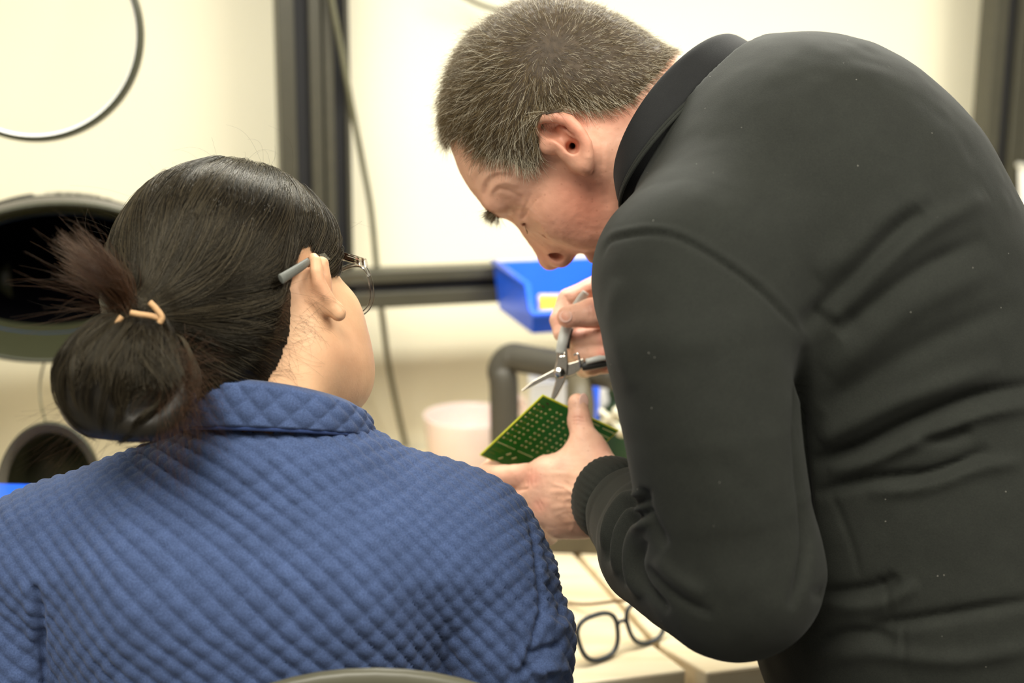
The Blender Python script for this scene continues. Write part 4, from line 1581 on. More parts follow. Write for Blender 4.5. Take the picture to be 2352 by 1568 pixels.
# =================================================================== the seated woman
M['skin_woman'] = skin_mat('skin_fair', 0.08)
M['jacket'] = cloth_mat('blue_quilted_jersey', (0.057, 0.089, 0.195), rough=0.9, sheen=0.10, var=0.16, weave=900, wbump=0.3)
M['jacket_seam'] = cloth_mat('blue_piping', (0.022, 0.042, 0.13), rough=0.9, sheen=0.1)
M['hair_woman'] = hair_mat('black_hair', (0.006, 0.0045, 0.003), (0.018, 0.014, 0.009), (0.060, 0.047, 0.028), rough=0.30)
M['brown_backlit'] = hair_mat('brown_backlit_hair', (0.018, 0.009, 0.006), (0.085, 0.038, 0.018), (0.05, 0.04, 0.02), rough=0.35)  # brown paints in the backlight shining through the dark tuft
M['hair_woman_cap'] = simple('black_hair_base', (0.012, 0.0095, 0.006), rough=0.45, var=0.4, scale=120)
M['hair_tie'] = simple('tan_hair_tie', (0.55, 0.33, 0.16), rough=0.7, bump=0.4, bscale=600)
M['clear_frame'] = glass_mat('clear_frame', (0.955, 0.945, 0.95))
M['grey_tip'] = simple('grey_rubber_tip', (0.12, 0.125, 0.11), rough=0.5)
M['magenta'] = simple('magenta_tag', (0.45, 0.01, 0.16), rough=0.6)


def unit(v): return v / np.linalg.norm(v)


WF = unit(D(0.45, 0.05, 0.89))
WU = D(-0.28, 0.95, 0.09)
WU = unit(WU - WF * (WU @ WF))
WR = np.cross(WF, WU)
if WR @ CR < 0: WR = -WR
WEAR = P(742, 655, 1.122)
WO = WEAR - 0.066 * WR + D(-0.011, -0.002, 0.0)
WAX = np.array([WF, WU, WR])


def K(f, u, r):
    if u < -40: u = -40 + (u + 40) * 0.78
    return WO + 0.001 * (f * WF + u * WU + r * WR)


def wom_head():
    s = SDF()
    mm = 0.001
    E = lambda c, r, k=0.012, sub=False: s.ell(K(*c), np.array(r) * mm, WAX, k, sub)
    C = lambda a, b, ra, rb, k=0.012, sub=False: s.cap(K(*a), K(*b), ra * mm, rb * mm, k, sub)
    E((-4, 40, 0), (92, 76, 74))
    E((-42, 12, 0), (48, 52, 55), 0.02)
    E((52, 36, 0), (40, 40, 56), 0.02)
    E((44, -22, 0), (42, 60, 54), 0.025)
    E((70, -42, 0), (23, 30, 30), 0.02)
    for q_ in (1, -1):
        C((4, -52, 47 * q_), (74, -90, 13 * q_), 14, 14, 0.03)
        C((0, -5, 55 * q_), (4, -52, 47 * q_), 12, 14, 0.02)
        E((52, -14, 48 * q_), (28, 20, 16), 0.02)
        E((44, -48, 42 * q_), (34, 32, 18), 0.03)
        E((40, -64, 38 * q_), (36, 30, 18), 0.03)
        C((10, -60, 46 * q_), (62, -87, 24 * q_), 15, 15, 0.03)
        C((86, 27, 10 * q_), (76, 28, 40 * q_), 8, 7, 0.012)
        E((92, 8, 30 * q_), (13, 10, 15), 0.010, True)
        s.ell(K(75, 7, 30 * q_), 12.5 * mm, None, 0.004)
    E((80, -90, 0), (14, 14, 18), 0.015)
    C((88, 16, 0), (104, -20, 0), 6.5, 8, 0.010)
    E((106, -23, 0), (10, 9, 10), 0.008)
    for q_ in (1, -1):
        E((96, -26, 12 * q_), (10, 8, 7), 0.005)
    C((89, -54, -14), (89, -54, 14), 6.5, 6.5, 0.008)
    C((88, -64, -12), (88, -64, 12), 7, 7, 0.008)
    C((99, -59, -20), (99, -59, 20), 6.2, 6.2, 0.003, True)
    s.cap(K(-28, -25, 0), P(625, 1060, 1.135), 0.050, 0.054, 0.03)
    s.cap(K(-2, -16, 56), P(690, 980, 1.10), 0.009, 0.010, 0.03)
    # right ear seen from behind
    s.tube([P(738, 606, 1.122), P(735, 640, 1.122), P(748, 690, 1.122)], [0.006, 0.009, 0.006], 0.008)
    s.tube([P(729, 612, 1.112), P(721, 600, 1.108), P(720, 592, 1.109), P(725, 600, 1.106), P(727, 622, 1.103), P(733, 648, 1.103), P(748, 675, 1.105), P(764, 700, 1.108), P(776, 716, 1.110)],
           [0.0035, 0.0038, 0.0040, 0.0046, 0.0050, 0.0050, 0.0048, 0.0046, 0.0054], 0.004)
    s.cap(P(770, 710, 1.111), P(778, 722, 1.110), 0.0056, 0.0050, 0.004)
    s.ell(P(724, 672, 1.113), (0.0085, 0.0185, 0.009), np.array([unit(D(.9, .44, 0)), unit(D(-.44, .9, 0)), D(0, 0, 1)]), 0.006)
    s.cap(P(735, 690, 1.112), P(757, 708, 1.112), 0.005, 0.004, 0.006)
    s.tube([K(-2 + 13 * math.cos(t) - 8, 4 + 26 * math.sin(t), -70 - 9 * abs(math.cos(t * 0.5 + 0.6))) for t in np.linspace(-1.9, 2.6, 12)], 0.0045, 0.004)
    return s


wom_base = P(600, 1500, 1.14); wom_base[2] = 0.0
wom = empty('person', wom_base, 'woman seen from behind with dark hair in a bun and a blue quilted jacket', 'person')
whead = wom_head()
lo, hi = WO - 0.17, WO + 0.17
lo[2] -= 0.03
WV, WFc = polygonize(whead, lo, hi, 0.0018, 3)
WN = normals(WV, WFc)
wx, wy, wz = proj(WV)
base_w = np.array([0.75, 0.465, 0.275])
ww = 0.55 * np.exp(-((wx - 735) ** 2 + (wy - 660) ** 2) / 55 ** 2) * (wz < 1.13)
ww = np.maximum(ww, 0.35 * np.exp(-((wx - 800) ** 2 + (wy - 800) ** 2) / 70 ** 2))
ww = np.clip(ww + 0.08 * noise3(WV, 40), 0, 1)
WC = base_w * (1 - ww[:, None]) + np.array([0.74, 0.36, 0.22]) * ww[:, None]
wq = (WV - WO) @ WAX.T * 1000
_l = (np.exp(-((wq[:, 0] - 92) / 8) ** 2 - ((wq[:, 1] + 55) / 7) ** 2 - (wq[:, 2] / 22) ** 4) * 0.8)[:, None]
WC = WC * (1 - _l) + np.array([0.58, 0.24, 0.20]) * _l
wom_skin = [(WV, WFc, WC)]

# ---- hair: a close cap that thins to nothing at the hair line, gathered to the tie
TIE = P(328, 722, 1.040)
w_line = [(150, 70), (88, 66), (80, 46), (68, 24), (52, 12), (32, 10), (16, 22), (4, 34), (-12, 30), (-22, 10), (-26, -14), (-31, -36), (-44, -60), (-62, -80), (-150, -95)]
w_poly = w_line + [(-170, 190), (170, 190)]


def hair_thick(p):
    q = (p - WO) @ WAX.T * 1000
    x, y = q[:, 0], q[:, 1]
    d = dist_poly(w_line, x, y) * np.where(pip(w_poly, x, y), 1, -1)
    return np.clip(d * 0.42, -4, 9.5) * 0.001


gather = SDF()
gather.ell(K(-66, 8, -10), (0.046, 0.050, 0.052), WAX, 0.03)
gather.cap(K(-72, 0, -14), TIE, 0.040, 0.013, 0.03)


def hair_f(p):
    a = whead(p) - hair_thick(p)
    b = gather(p)
    h = np.maximum(0.028 - np.abs(a - b), 0) / 0.028
    return np.minimum(a, b) - h * h * 0.028 * 0.25


lo, hi = WO - 0.16, WO + 0.16
l2, h2 = gather.bounds(0.01)
CV, CFq = polygonize(hair_f, np.minimum(lo, l2), np.maximum(hi, h2), 0.0026, 1)
keep = ((whead(CV) > 0.0004) | (gather(CV) < 0.004)) & (hair_thick(CV) > -0.0005) | ((CV - TIE) @ (CV - TIE).T.diagonal() if False else np.linalg.norm(CV - TIE, axis=1) < 0.03)
fm = keep[CFq].all(1)
Fh = CFq[fm]
used = np.unique(Fh)
mp = np.full(len(CV), -1); mp[used] = np.arange(len(used))
CN = normals(CV, CFq)
wcap = mesh('hair', CV[used], mp[Fh], M['hair_woman_cap'], wom, label='dark hair swept back and tied in a low bun')


def woman_strands():
    rng = np.random.default_rng(11)
    tri = np.concatenate([Fh[:, [0, 1, 2]], Fh[:, [0, 2, 3]]])
    A = np.linalg.norm(np.cross(CV[tri[:, 1]] - CV[tri[:, 0]], CV[tri[:, 2]] - CV[tri[:, 0]]), axis=1)
    c = CV[tri].mean(1)
    vis = np.einsum('ij,ij->i', CN[tri[:, 0]], CAM - c) > -0.25
    A = A * np.where(vis, 1, 0.15)
    n = 11000
    t = rng.choice(len(tri), n, p=A / A.sum())
    r1, r2 = rng.random(n), rng.random(n)
    su = np.sqrt(r1)
    wgt = np.stack([1 - su, su * (1 - r2), su * r2], 1)
    p = np.einsum('ij,ijk->ik', wgt, CV[tri[t]])
    lift = np.abs(rng.normal(0.0006, 0.0008, n))
    ng = 420
    cen = p[rng.integers(0, n, ng)]
    grp = np.array([np.argmin(((cen - q) ** 2).sum(1)) for q in p])
    glift = np.abs(rng.normal(0.0, 0.0013, ng))[grp]
    gcol = rng.beta(1.2, 3.0, ng)[grp]
    lift = lift * 0.6 + glift
    wob = rng.normal(0, 1, (ng, 3))[grp] * 0.17 + rng.normal(0, 0.05, (n, 3))
    steps = 34
    path = [p + 0]
    live = np.ones(n, bool)
    down = D(0.10, -1, 0)
    for k in range(steps):
        to = TIE - p
        dist = np.linalg.norm(to, axis=1, keepdims=True)
        d = to / np.maximum(dist, 1e-6)
        g = np.clip((dist - 0.03) / 0.16, 0, 0.75)
        high = np.clip(((p - TIE) @ CU)[:, None] / 0.06, 0, 1)
        d = d + down * g * 1.25 * high + wob * np.clip(dist / 0.08, 0, 1)
        nrm = grad(hair_f, p, 0.0012)
        d -= nrm * np.einsum('ij,ij->i', d, nrm)[:, None]
        d /= np.maximum(np.linalg.norm(d, axis=1, keepdims=True), 1e-9)
        q = p + d * np.minimum(0.0062, dist * 0.5)
        e = hair_f(q)
        q = q - nrm * (e - lift - 0.0004)[:, None]
        q = np.where((dist < 0.008) | (hair_thick(q) < -0.001)[:, None] & (dist > 0.06), p, q)
        p = q
        path.append(p + 0)
    Q = np.stack(path, 1)
    maxlen = rng.integers(12, steps + 1, n)
    sts = [Q[i, :maxlen[i]] for i in range(n)]
    hair('hair_strands', sts, 0.00013, M['hair_woman'], wcap, 0.6, gcol)

    # ---- flyaways over the crown and loose hairs on the neck
    fl = []
    for i in range(90):
        j = rng.integers(n)
        a = Q[j, 0]
        g = grad(hair_f, a[None], 0.0012)[0]
        d = unit(D(rng.normal(-0.2, 0.8), rng.normal(0.1, 0.5), rng.normal(0, 0.5)) + g * 0.35)
        L = rng.uniform(0.015, 0.045)
        cv = rng.normal(0, 0.5, 3)
        fl.append(np.array([a + d * L * u + cv * L * u * u * 0.7 + g * L * 0.25 * math.sin(u * 3) for u in np.linspace(0, 1, 10)]))
    for i in range(120):
        a = rng.random()
        st = march(whead, 590 + 130 * a + rng.normal(0, 18), 868 - 190 * a ** 1.4 + rng.normal(0, 15))
        if st is None: continue
        g = grad(whead, st[None])[0]
        d = D(rng.normal(0.75, 0.5), rng.normal(-0.45, 0.5), 0)
        L = rng.uniform(0.010, 0.034)
        pts = []
        cu = rng.normal(0, 0.35, 3)
        q = st + g * 0.0006
        for u in np.linspace(0, 1, 8):
            pts.append(q)
            dd = d + cu * u * 1.6
            gg = grad(whead, q[None])[0]
            dd -= gg * (dd @ gg)
            q = q + unit(dd) * L / 8
            q = q - gg * (whead(q[None])[0] - 0.0008)
        fl.append(np.array(pts))
    hair('loose_hairs', fl, 0.000042, M['hair_woman'], wcap, 0.6, [0.0] * len(fl))

    # ---- the bun: folded hair over a dark core
    BC = P(292, 868, 1.030)
    up = unit(TIE - BC)
    side = unit(np.cross(up, CF))
    dep = np.cross(side, up)
    ax = np.array([side, up, dep])
    rad = np.array([0.046, 0.043, 0.040])
    core = SDF().ell(BC, rad * 0.93, ax).ell(P(225, 905, 1.030), (0.026, 0.030, 0.028), ax, 0.02).ell(P(345, 925, 1.02), (0.032, 0.026, 0.028), ax, 0.02).cap(TIE, BC, 0.012, 0.03, 0.02)
    core.ell(P(325, 890, 0.992), (0.020, 0.024, 0.020), ax, 0.02, True)
    lo, hi = core.bounds(0.01)
    V, F = polygonize(core, lo, hi, 0.0030, 1)
    bun = mesh('bun', V, F, M['hair_woman_cap'], wcap, label='loose dark bun low at the back of the head')
    st, sc_ = [], []
    for lk in range(120):
        lon0 = 2 * math.pi * lk / 120 + rng.normal(0, 0.05)
        t0, t1 = rng.uniform(0.02, 0.30), rng.uniform(1.7, 2.9)
        tw = rng.normal(0.30, 0.28)
        rr0 = 0.97 + rng.uniform(-0.04, 0.11)
        shade = rng.beta(1.0, 3.0)
        wv, wp = rng.uniform(0.01, 0.05), rng.uniform(0, 6)
        for i in range(46):
            lon, rr = lon0 + rng.normal(0, 0.055), rr0 + rng.normal(0, 0.012)
            u = np.linspace(0, 1, 14)
            e1_ = t1 + rng.normal(0, 0.12)
            th = t0 + (e1_ - t0) * u
            lo_ = lon + tw * u + wv * np.sin(u * 9 + wp)
            sc = np.where(u < 0.25, 0.72 + 1.12 * u, 1.0) * rr * (1 + 0.03 * np.sin(u * 7 + wp))
            e = np.stack([np.sin(th) * np.cos(lo_), np.cos(th), np.sin(th) * np.sin(lo_)], 1) * rad * sc[:, None]
            pts = BC + e @ ax
            ev = core(pts)
            pts = pts - grad(core, pts, 0.001) * np.clip(ev - (rr - 0.97) * 0.05 - 0.0006, -0.003, 0.006)[:, None]
            st.append(pts)
            sc_.append(shade)
    # hairs leaving the tie into the bun
    for i in range(700):
        a = TIE + rng.normal(0, 0.006, 3)
        b = P(rng.uniform(170, 430), rng.uniform(830, 900), 0.995 + rng.normal(0, 0.006))
        m_ = (a + b) / 2 + D(rng.normal(0, 0.008), 0.004, -0.012)
        st.append(spline([a, m_, b], 9))
        sc_.append(0.35)
    hair('hair_strands', st, 0.00013, M['hair_woman'], bun, 0.5, sc_)
    # ragged ends on the right and under the bun
    en = []
    for i in range(520):
        a = P(395 + rng.normal(0, 30), 880 + rng.normal(0, 45), 1.012 + rng.normal(0, 0.006))
        k = rng.random()
        if k < 0.55:
            b = P(rng.uniform(400, 540), rng.uniform(800, 1075), 1.02)
        elif k < 0.85:
            b = P(rng.uniform(300, 470), rng.uniform(990, 1180) - 20, 1.01)
        else:
            b = P(rng.uniform(20, 230), rng.uniform(930, 1110), 1.02)
        m_ = (a + b) / 2 + D(rng.normal(0, 0.006), 0.010 + rng.normal(0, 0.006), -0.008)
        en.append(spline([a, m_, b], 10))
    hair('stray_ends', en, 0.00009, M['brown_backlit'], bun, 0.35, [0.0] * len(en))
    tf = []
    for sp in range(26):
        k = rng.normal(0, 0.38)
        ang = math.radians(129) + k * 0.66
        L = (205 - 60 * abs(k)) * rng.uniform(0.75, 1.2)
        tip_d = 1.02 + rng.normal(0, 0.022)
        for i in range(60):
            a = P(292 + rng.normal(0, 15), 712 + rng.normal(0, 13), 1.035 + rng.normal(0, 0.006))
            a2 = ang + rng.normal(0, 0.035)
            L2 = L * rng.uniform(0.55, 1.08)
            b = P(292 + L2 * math.cos(a2) + rng.normal(0, 4), 706 - L2 * math.sin(a2) + rng.normal(0, 4), tip_d + rng.normal(0, 0.004))
            m_ = a * 0.45 + b * 0.55 + D(rng.normal(0.004, 0.003), rng.normal(0.003, 0.003), 0)
            tf.append(spline([a, m_, b], 8))
    for i in range(70):
        a = P(285 + rng.normal(0, 15), 712 + rng.normal(0, 13), 1.03)
        a2 = math.radians(rng.uniform(110, 200))
        L2 = rng.uniform(120, 290)
        b = P(285 + L2 * math.cos(a2), 706 - L2 * math.sin(a2), 1.0 + rng.normal(0, 0.02))
        m_ = a * 0.5 + b * 0.5 + D(rng.normal(0, 0.006), rng.normal(0.004, 0.005), 0)
        tf.append(spline([a, m_, b], 9))
    hair('hair_tuft', tf, 0.00012, M['brown_backlit'], wcap, 0.3, [0.0] * len(tf))
    # hair tie: an elastic loop showing in three places
    for k_, pts in enumerate(([(366, 742), (372, 728), (358, 708), (344, 694)], [(374, 734), (350, 726), (322, 722), (300, 718)], [(268, 746), (272, 738), (280, 727)])):
        MB().tube(spline([P(x, y, 1.004 + 0.002 * k_) for x, y in pts], 16), 0.0021, 10).build('hair_tie', M['hair_tie'], wcap, smooth=True, label='tan elastic hair tie')


woman_strands()

M['iris'] = simple('dark_iris', (0.02, 0.01, 0.006), rough=0.1)
M['lip'] = simple('lip', (0.55, 0.22, 0.18), rough=0.4)
for q_ in (1, -1):
    ey = MB().sphere(K(77.5, 6.5, 30 * q_), 0.0124, 20, 14).build('eye', M['eye'], wom, smooth=True)
    MB().sphere(K(88.2, 5.5, 30 * q_), np.array([0.0022, 0.0054, 0.0054]), 16, 10, WAX).build('iris', M['iris'], ey, smooth=True)
_b = []
_r = np.random.default_rng(8)
for q_ in (1, -1):
    for i in range(260):
        a = _r.random()
        b0 = K(94 - 10 * a * a, 27 + 3 * math.sin(a * 2.6) + _r.normal(0, 1.3), q_ * (11 + 34 * a))
        g = grad(whead, b0[None])[0]
        b0 = b0 - g * whead(b0[None])[0]
        dv = unit(WR * q_ * (0.5 + a) + WU * _r.normal(0.25, 0.25) + g * 0.25)
        _b.append(np.array([b0 + dv * 0.007 * t for t in np.linspace(0, 1, 4)]))
hair('eyebrow', _b, 0.00009, M['hair_woman'], wom, 0.3, [0.0] * len(_b))

# ---- jacket
jk = SDF()
bx_ = np.array([unit(D(1, -0.02, 0)), unit(D(0.02, 1, 0)), D(0, 0, 1)])
jk.ell(P(592, 1640, 1.17), (0.180, 0.235, 0.115), bx_, 0.05)
jk.cap(P(170, 1300, 1.15), P(1035, 1280, 1.15), 0.062, None, 0.05)
jk.cap(P(300, 1198, 1.14), P(560, 1122, 1.125), 0.046, 0.048, 0.04)
jk.cap(P(920, 1190, 1.14), P(700, 1140, 1.125), 0.044, 0.048, 0.04)
jk.ell(P(632, 1050, 1.128), (0.078, 0.036, 0.070), bx_, 0.03)
jk.cap(P(400, 1350, 1.12), P(760, 1330, 1.12), 0.072, None, 0.06)
ja_r = SDF()
ja_r.tube([P(1052, 1300, 1.145), P(1128, 1400, 1.14), P(1160, 1470, 1.14), P(1150, 1660, 1.17), P(1040, 1620, 1.32), P(985, 1560, 1.46)], [0.0580, 0.0555, 0.0540, 0.053, 0.042, 0.033], 0.02)
ja_l = SDF()
ja_l.tube([P(95, 1338, 1.145), P(45, 1500, 1.14), P(40, 1680, 1.17), P(160, 1620, 1.32), P(260, 1560, 1.46)], [0.0615, 0.0575, 0.054, 0.042, 0.033], 0.02)


B0_, B1_, bb_ = P(418, 988, 1.13), P(848, 1004, 1.135), D(0.0, 0.008, -0.070)
seam_c = (B0_ + B1_) / 2 + D(0, 0.002, 0)
seam_n = unit(np.cross(B1_ - B0_, bb_))
if seam_n @ CU < 0: seam_n = -seam_n


def jk_f(p):
    def sm(a, b, k):
        h = np.maximum(k - np.abs(a - b), 0) / k
        return np.minimum(a, b) - h * h * k * 0.25
    low = (p - P(600, 1300, 1.14)) @ (-CU)
    k = np.clip(0.05 - low * 0.9, 0.008, 0.05)
    d = sm(jk(p), ja_r(p), k)
    d = sm(d, ja_l(p), k)
    d = np.maximum(d, -SDF._prim('cap', (P(632, 1020, 1.13), P(640, 880, 1.13), 0.056, 0.064), p))
    d = np.maximum(d, (p - seam_c) @ seam_n - 0.004)
    for A, B in ((P(1010, 1590, 1.40), P(970, 1540, 1.52)), (P(220, 1590, 1.40), P(280, 1540, 1.52))):
        d = np.maximum(d, -SDF._prim('cap', (A, B, 0.028, 0.029), p))
    return d


lo, hi = jk.bounds(0.02)
for s_ in (ja_r, ja_l):
    a_, b_ = s_.bounds(0.02)
    lo, hi = np.minimum(lo, a_), np.maximum(hi, b_)
lo[2] = P(590, 1800, 1.165)[2]
JV, JF = polygonize(jk_f, lo, hi, 0.0021, 2)
JN = normals(JV, JF)
x, y, z = proj(JV)
# quilting: two crossing families of stitch lines laid out on the cloth
cx = (JV - P(590, 1300, 1.06)) @ CR
cy = (JV - P(590, 1300, 1.06)) @ CU
cz = (JV - P(590, 1300, 1.06)) @ CF
su_ = cx + np.sign(cx) * np.clip(np.abs(cx) - 0.10, 0, 1) * 0.25 + 0.55 * cz * np.clip(np.abs(cx) / 0.16, 0, 1) * np.sign(cx)
sv_ = cy + 0.75 * np.clip(cz, -0.02, 0.2) * np.clip((cy + 0.05) / 0.08, 0, 1)
su_ = su_ + 0.0018 * noise3(JV, 14)
sv_ = sv_ + 0.0018 * noise3(JV + 5, 14)
CELL = 0.0138
qa = (su_ * math.cos(math.radians(49)) + sv_ * math.sin(math.radians(49))) / 0.0122
qb = (su_ * math.cos(math.radians(-52)) + sv_ * math.sin(math.radians(-52))) / 0.0150
ga, gb = np.abs(np.sin(np.pi * qa)), np.abs(np.sin(np.pi * qb))
quilt = np.clip(ga, 0, 1) ** 0.50 * (0.52 + 0.48 * np.clip(gb, 0, 1) ** 0.7)
jf = [([(80, 1340), (96, 1400), (100, 1480), (104, 1600)], 9, -0.006), ([(60, 1330), (70, 1400), (74, 1500)], 12, 0.003),
      ([(1205, 1175), (1222, 1240), (1232, 1320), (1240, 1400), (1215, 1500), (1180, 1590)], 7, -0.004),
      ([(1242, 1240), (1256, 1290), (1270, 1340)], 7, -0.003), ([(1250, 1330), (1275, 1370), (1290, 1420)], 8, -0.004),
      ([(1210, 1510), (1250, 1490), (1290, 1480)], 10, -0.006), ([(1180, 1560), (1230, 1520), (1260, 1500)], 9, -0.004),
      ([(1240, 1420), (1270, 1440), (1300, 1440)], 14, 0.005), ([(1225, 1545), (1262, 1530), (1300, 1535)], 12, 0.005),
      ([(1170, 1568), (1185, 1500), (1180, 1440)], 10, -0.003)]
JV = JV + JN * (0.0042 * quilt * (0.85 + 0.3 * noise3(JV, 30)) + fold_px(JV, JN, jf) + 0.0016 * noise3(JV, 12))[:, None]
jacket = mesh('jacket', JV, JF, M['jacket'], wom, label='blue diamond quilted jacket')

# collar
n = 300
A0, A1, bt = P(447, 898, 1.125), P(830, 940, 1.13), D(-0.004, 0.016, -0.062)
B0_, B1_, bb_ = P(418, 988, 1.13), P(848, 1004, 1.135), D(0.0, 0.008, -0.070)
rows = 34
R, Rn = [], []
for i in range(rows + 1):
    t = i / rows
    a = ((A1 - A0) * (1 - t) + (B1_ - B0_) * t) / 2
    c = (A0 + A1) / 2 * (1 - t) + (B0_ + B1_) / 2 * t
    b = bt * (1 - t) + bb_ * t
    row = []
    for j in range(n):
        w_ = 2 * math.pi * j / n
        e = math.cos(w_) * a + math.sin(w_) * b
        u_ = unit(e)
        s_ = w_ * 0.069
        v_ = t * 0.034
        qa = (s_ * math.cos(0.83) - v_ * math.sin(0.83)) / CELL
        qb = (s_ * math.cos(-0.7) - v_ * math.sin(-0.7)) / CELL
        q_ = abs(math.sin(math.pi * qa)) ** 0.55 * abs(math.sin(math.pi * qb)) ** 0.75
        edge_ = min(1.0, t / 0.10) * min(1.0, (1 - t) / 0.06)
        g_ = 0.0026 * q_ * edge_ + 0.0035 * math.sin(math.pi * min(1, max(0, t))) ** 0.5 + 0.0015 * edge_
        row.append(c + e + u_ * g_)
    R.append(row)
inner = []
for t in (0.0, 0.15, 0.6, 1.0):
    a = ((A1 - A0) * (1 - t) + (B1_ - B0_) * t) / 2
    c = (A0 + A1) / 2 * (1 - t) + (B0_ + B1_) / 2 * t
    b = bt * (1 - t) + bb_ * t
    off = -0.003 if t == 0 else -0.006
    inner.append([c + (math.cos(2 * math.pi * j / n) * a + math.sin(2 * math.pi * j / n) * b) * (1 + off / 0.068) + WU * (0.0022 if t == 0 else 0) for j in range(n)])
R = inner[::-1] + R
Vc = np.array([p for r in R for p in r])
Fc = np.array([(i * n + j, i * n + (j + 1) % n, (i + 1) * n + (j + 1) % n, (i + 1) * n + j) for i in range(len(R) - 1) for j in range(n)])
nn = normals(Vc, Fc)
k0 = (len(R) // 2 + 4) * n
if np.mean(np.einsum('ij,ij->i', nn[k0:k0 + n], Vc[k0:k0 + n] - (A0 + A1) / 2)) < 0:
    Fc = Fc[:, ::-1].copy()
mesh('collar', Vc, Fc, M['jacket'], jacket)
pipe = [(B0_ + B1_) / 2 + math.cos(2 * math.pi * j / 120) * ((B1_ - B0_) / 2) * 1.012 + math.sin(2 * math.pi * j / 120) * bb_ * 1.02 for j in range(120)]
MB().tube(pipe, 0.0016, 8, closed=True).build('collar_seam', M['jacket_seam'], jacket, smooth=True, label='darker double stitched collar seam')
MB().box(P(413, 984, 1.10), CR * 0.0016, CU * 0.005, CF * 0.0006).build('loop_tag', M['magenta'], jacket, label='tiny magenta tag')

# ---- lower body, on the chair
wfh = np.array([0.10, 1.0, 0]); wfh /= np.linalg.norm(wfh)
wlh = np.array([-wfh[1], wfh[0], 0])
M['jeans'] = cloth_mat('dark_jeans', (0.02, 0.03, 0.07), sheen=0.05)
wh = np.array([P(600, 1500, 1.165)[0], P(600, 1500, 1.165)[1], 0.56])
wl = SDF()
wl.ell(wh, (0.13, 0.17, 0.105), np.array([wfh, wlh, [0, 0, 1.0]]), 0.05)
wl.cap(wh, np.array([wh[0], wh[1], 0.72]), 0.11, 0.105, 0.05)
wsh = []
for q_ in (1, -1):
    hp = wh + wlh * 0.085 * q_ + [0, 0, -0.01]
    kn = wh + wlh * 0.10 * q_ + wfh * 0.43
    an = kn + wfh * 0.02; an = np.array([an[0], an[1], 0.08])
    wl.cap(hp, kn, 0.085, 0.062, 0.04)
    wl.cap(kn, an, 0.060, 0.046, 0.03)
    wsh.append(an)
lo, hi = wl.bounds(0.02); lo[2] = 0.06
V, F = polygonize(wl, lo, hi, 0.010, 1)
mesh('trousers', V, F, M['jeans'], wom)
for an in wsh:
    sh = SDF()
    g0 = np.array([an[0], an[1], 0.032])
    sh.cap(g0 - wfh * 0.045, g0 + wfh * 0.055, 0.032, 0.036, 0.02)
    sh.ell(g0 + wfh * 0.11 - [0, 0, .004], (0.065, 0.040, 0.030), np.array([wfh, wlh, [0, 0, 1.0]]), 0.03)
    sh.cap(g0 - wfh * 0.02 + [0, 0, 0.02], g0 - wfh * 0.02 + [0, 0, 0.06], 0.036, 0.034, 0.02)
    def shg(p, sh=sh): return np.maximum(sh(p), 0.004 - p[:, 2])
    lo, hi = sh.bounds(0.01); lo[2] = -0.004
    V, F = polygonize(shg, lo, hi, 0.006, 1)
    mesh('shoe', V, F, M['white_plastic'], wom)
und = SDF()
und.ell(P(592, 1600, 1.17), (0.15, 0.17, 0.085), bx_, 0.05)
und.cap(P(170, 1310, 1.15), P(1055, 1275, 1.15), 0.045, None, 0.05)
und.cap(P(625, 1020, 1.135), P(610, 1200, 1.14), 0.053, 0.06, 0.05)
und.tube([P(1075, 1285, 1.145), P(1150, 1470, 1.145), P(1145, 1650, 1.17), P(1040, 1615, 1.32), P(975, 1550, 1.48)], [0.045, 0.042, 0.038, 0.030, 0.024], 0.02)
und.tube([P(95, 1345, 1.145), P(50, 1500, 1.145), P(45, 1675, 1.17), P(160, 1615, 1.32), P(270, 1550, 1.48)], [0.045, 0.042, 0.038, 0.030, 0.024], 0.02)
lo, hi = und.bounds(0.02)
V, F = polygonize(und, lo, hi, 0.010, 1)
wom_skin.append((V, F, np.tile(base_w, (len(V), 1))))

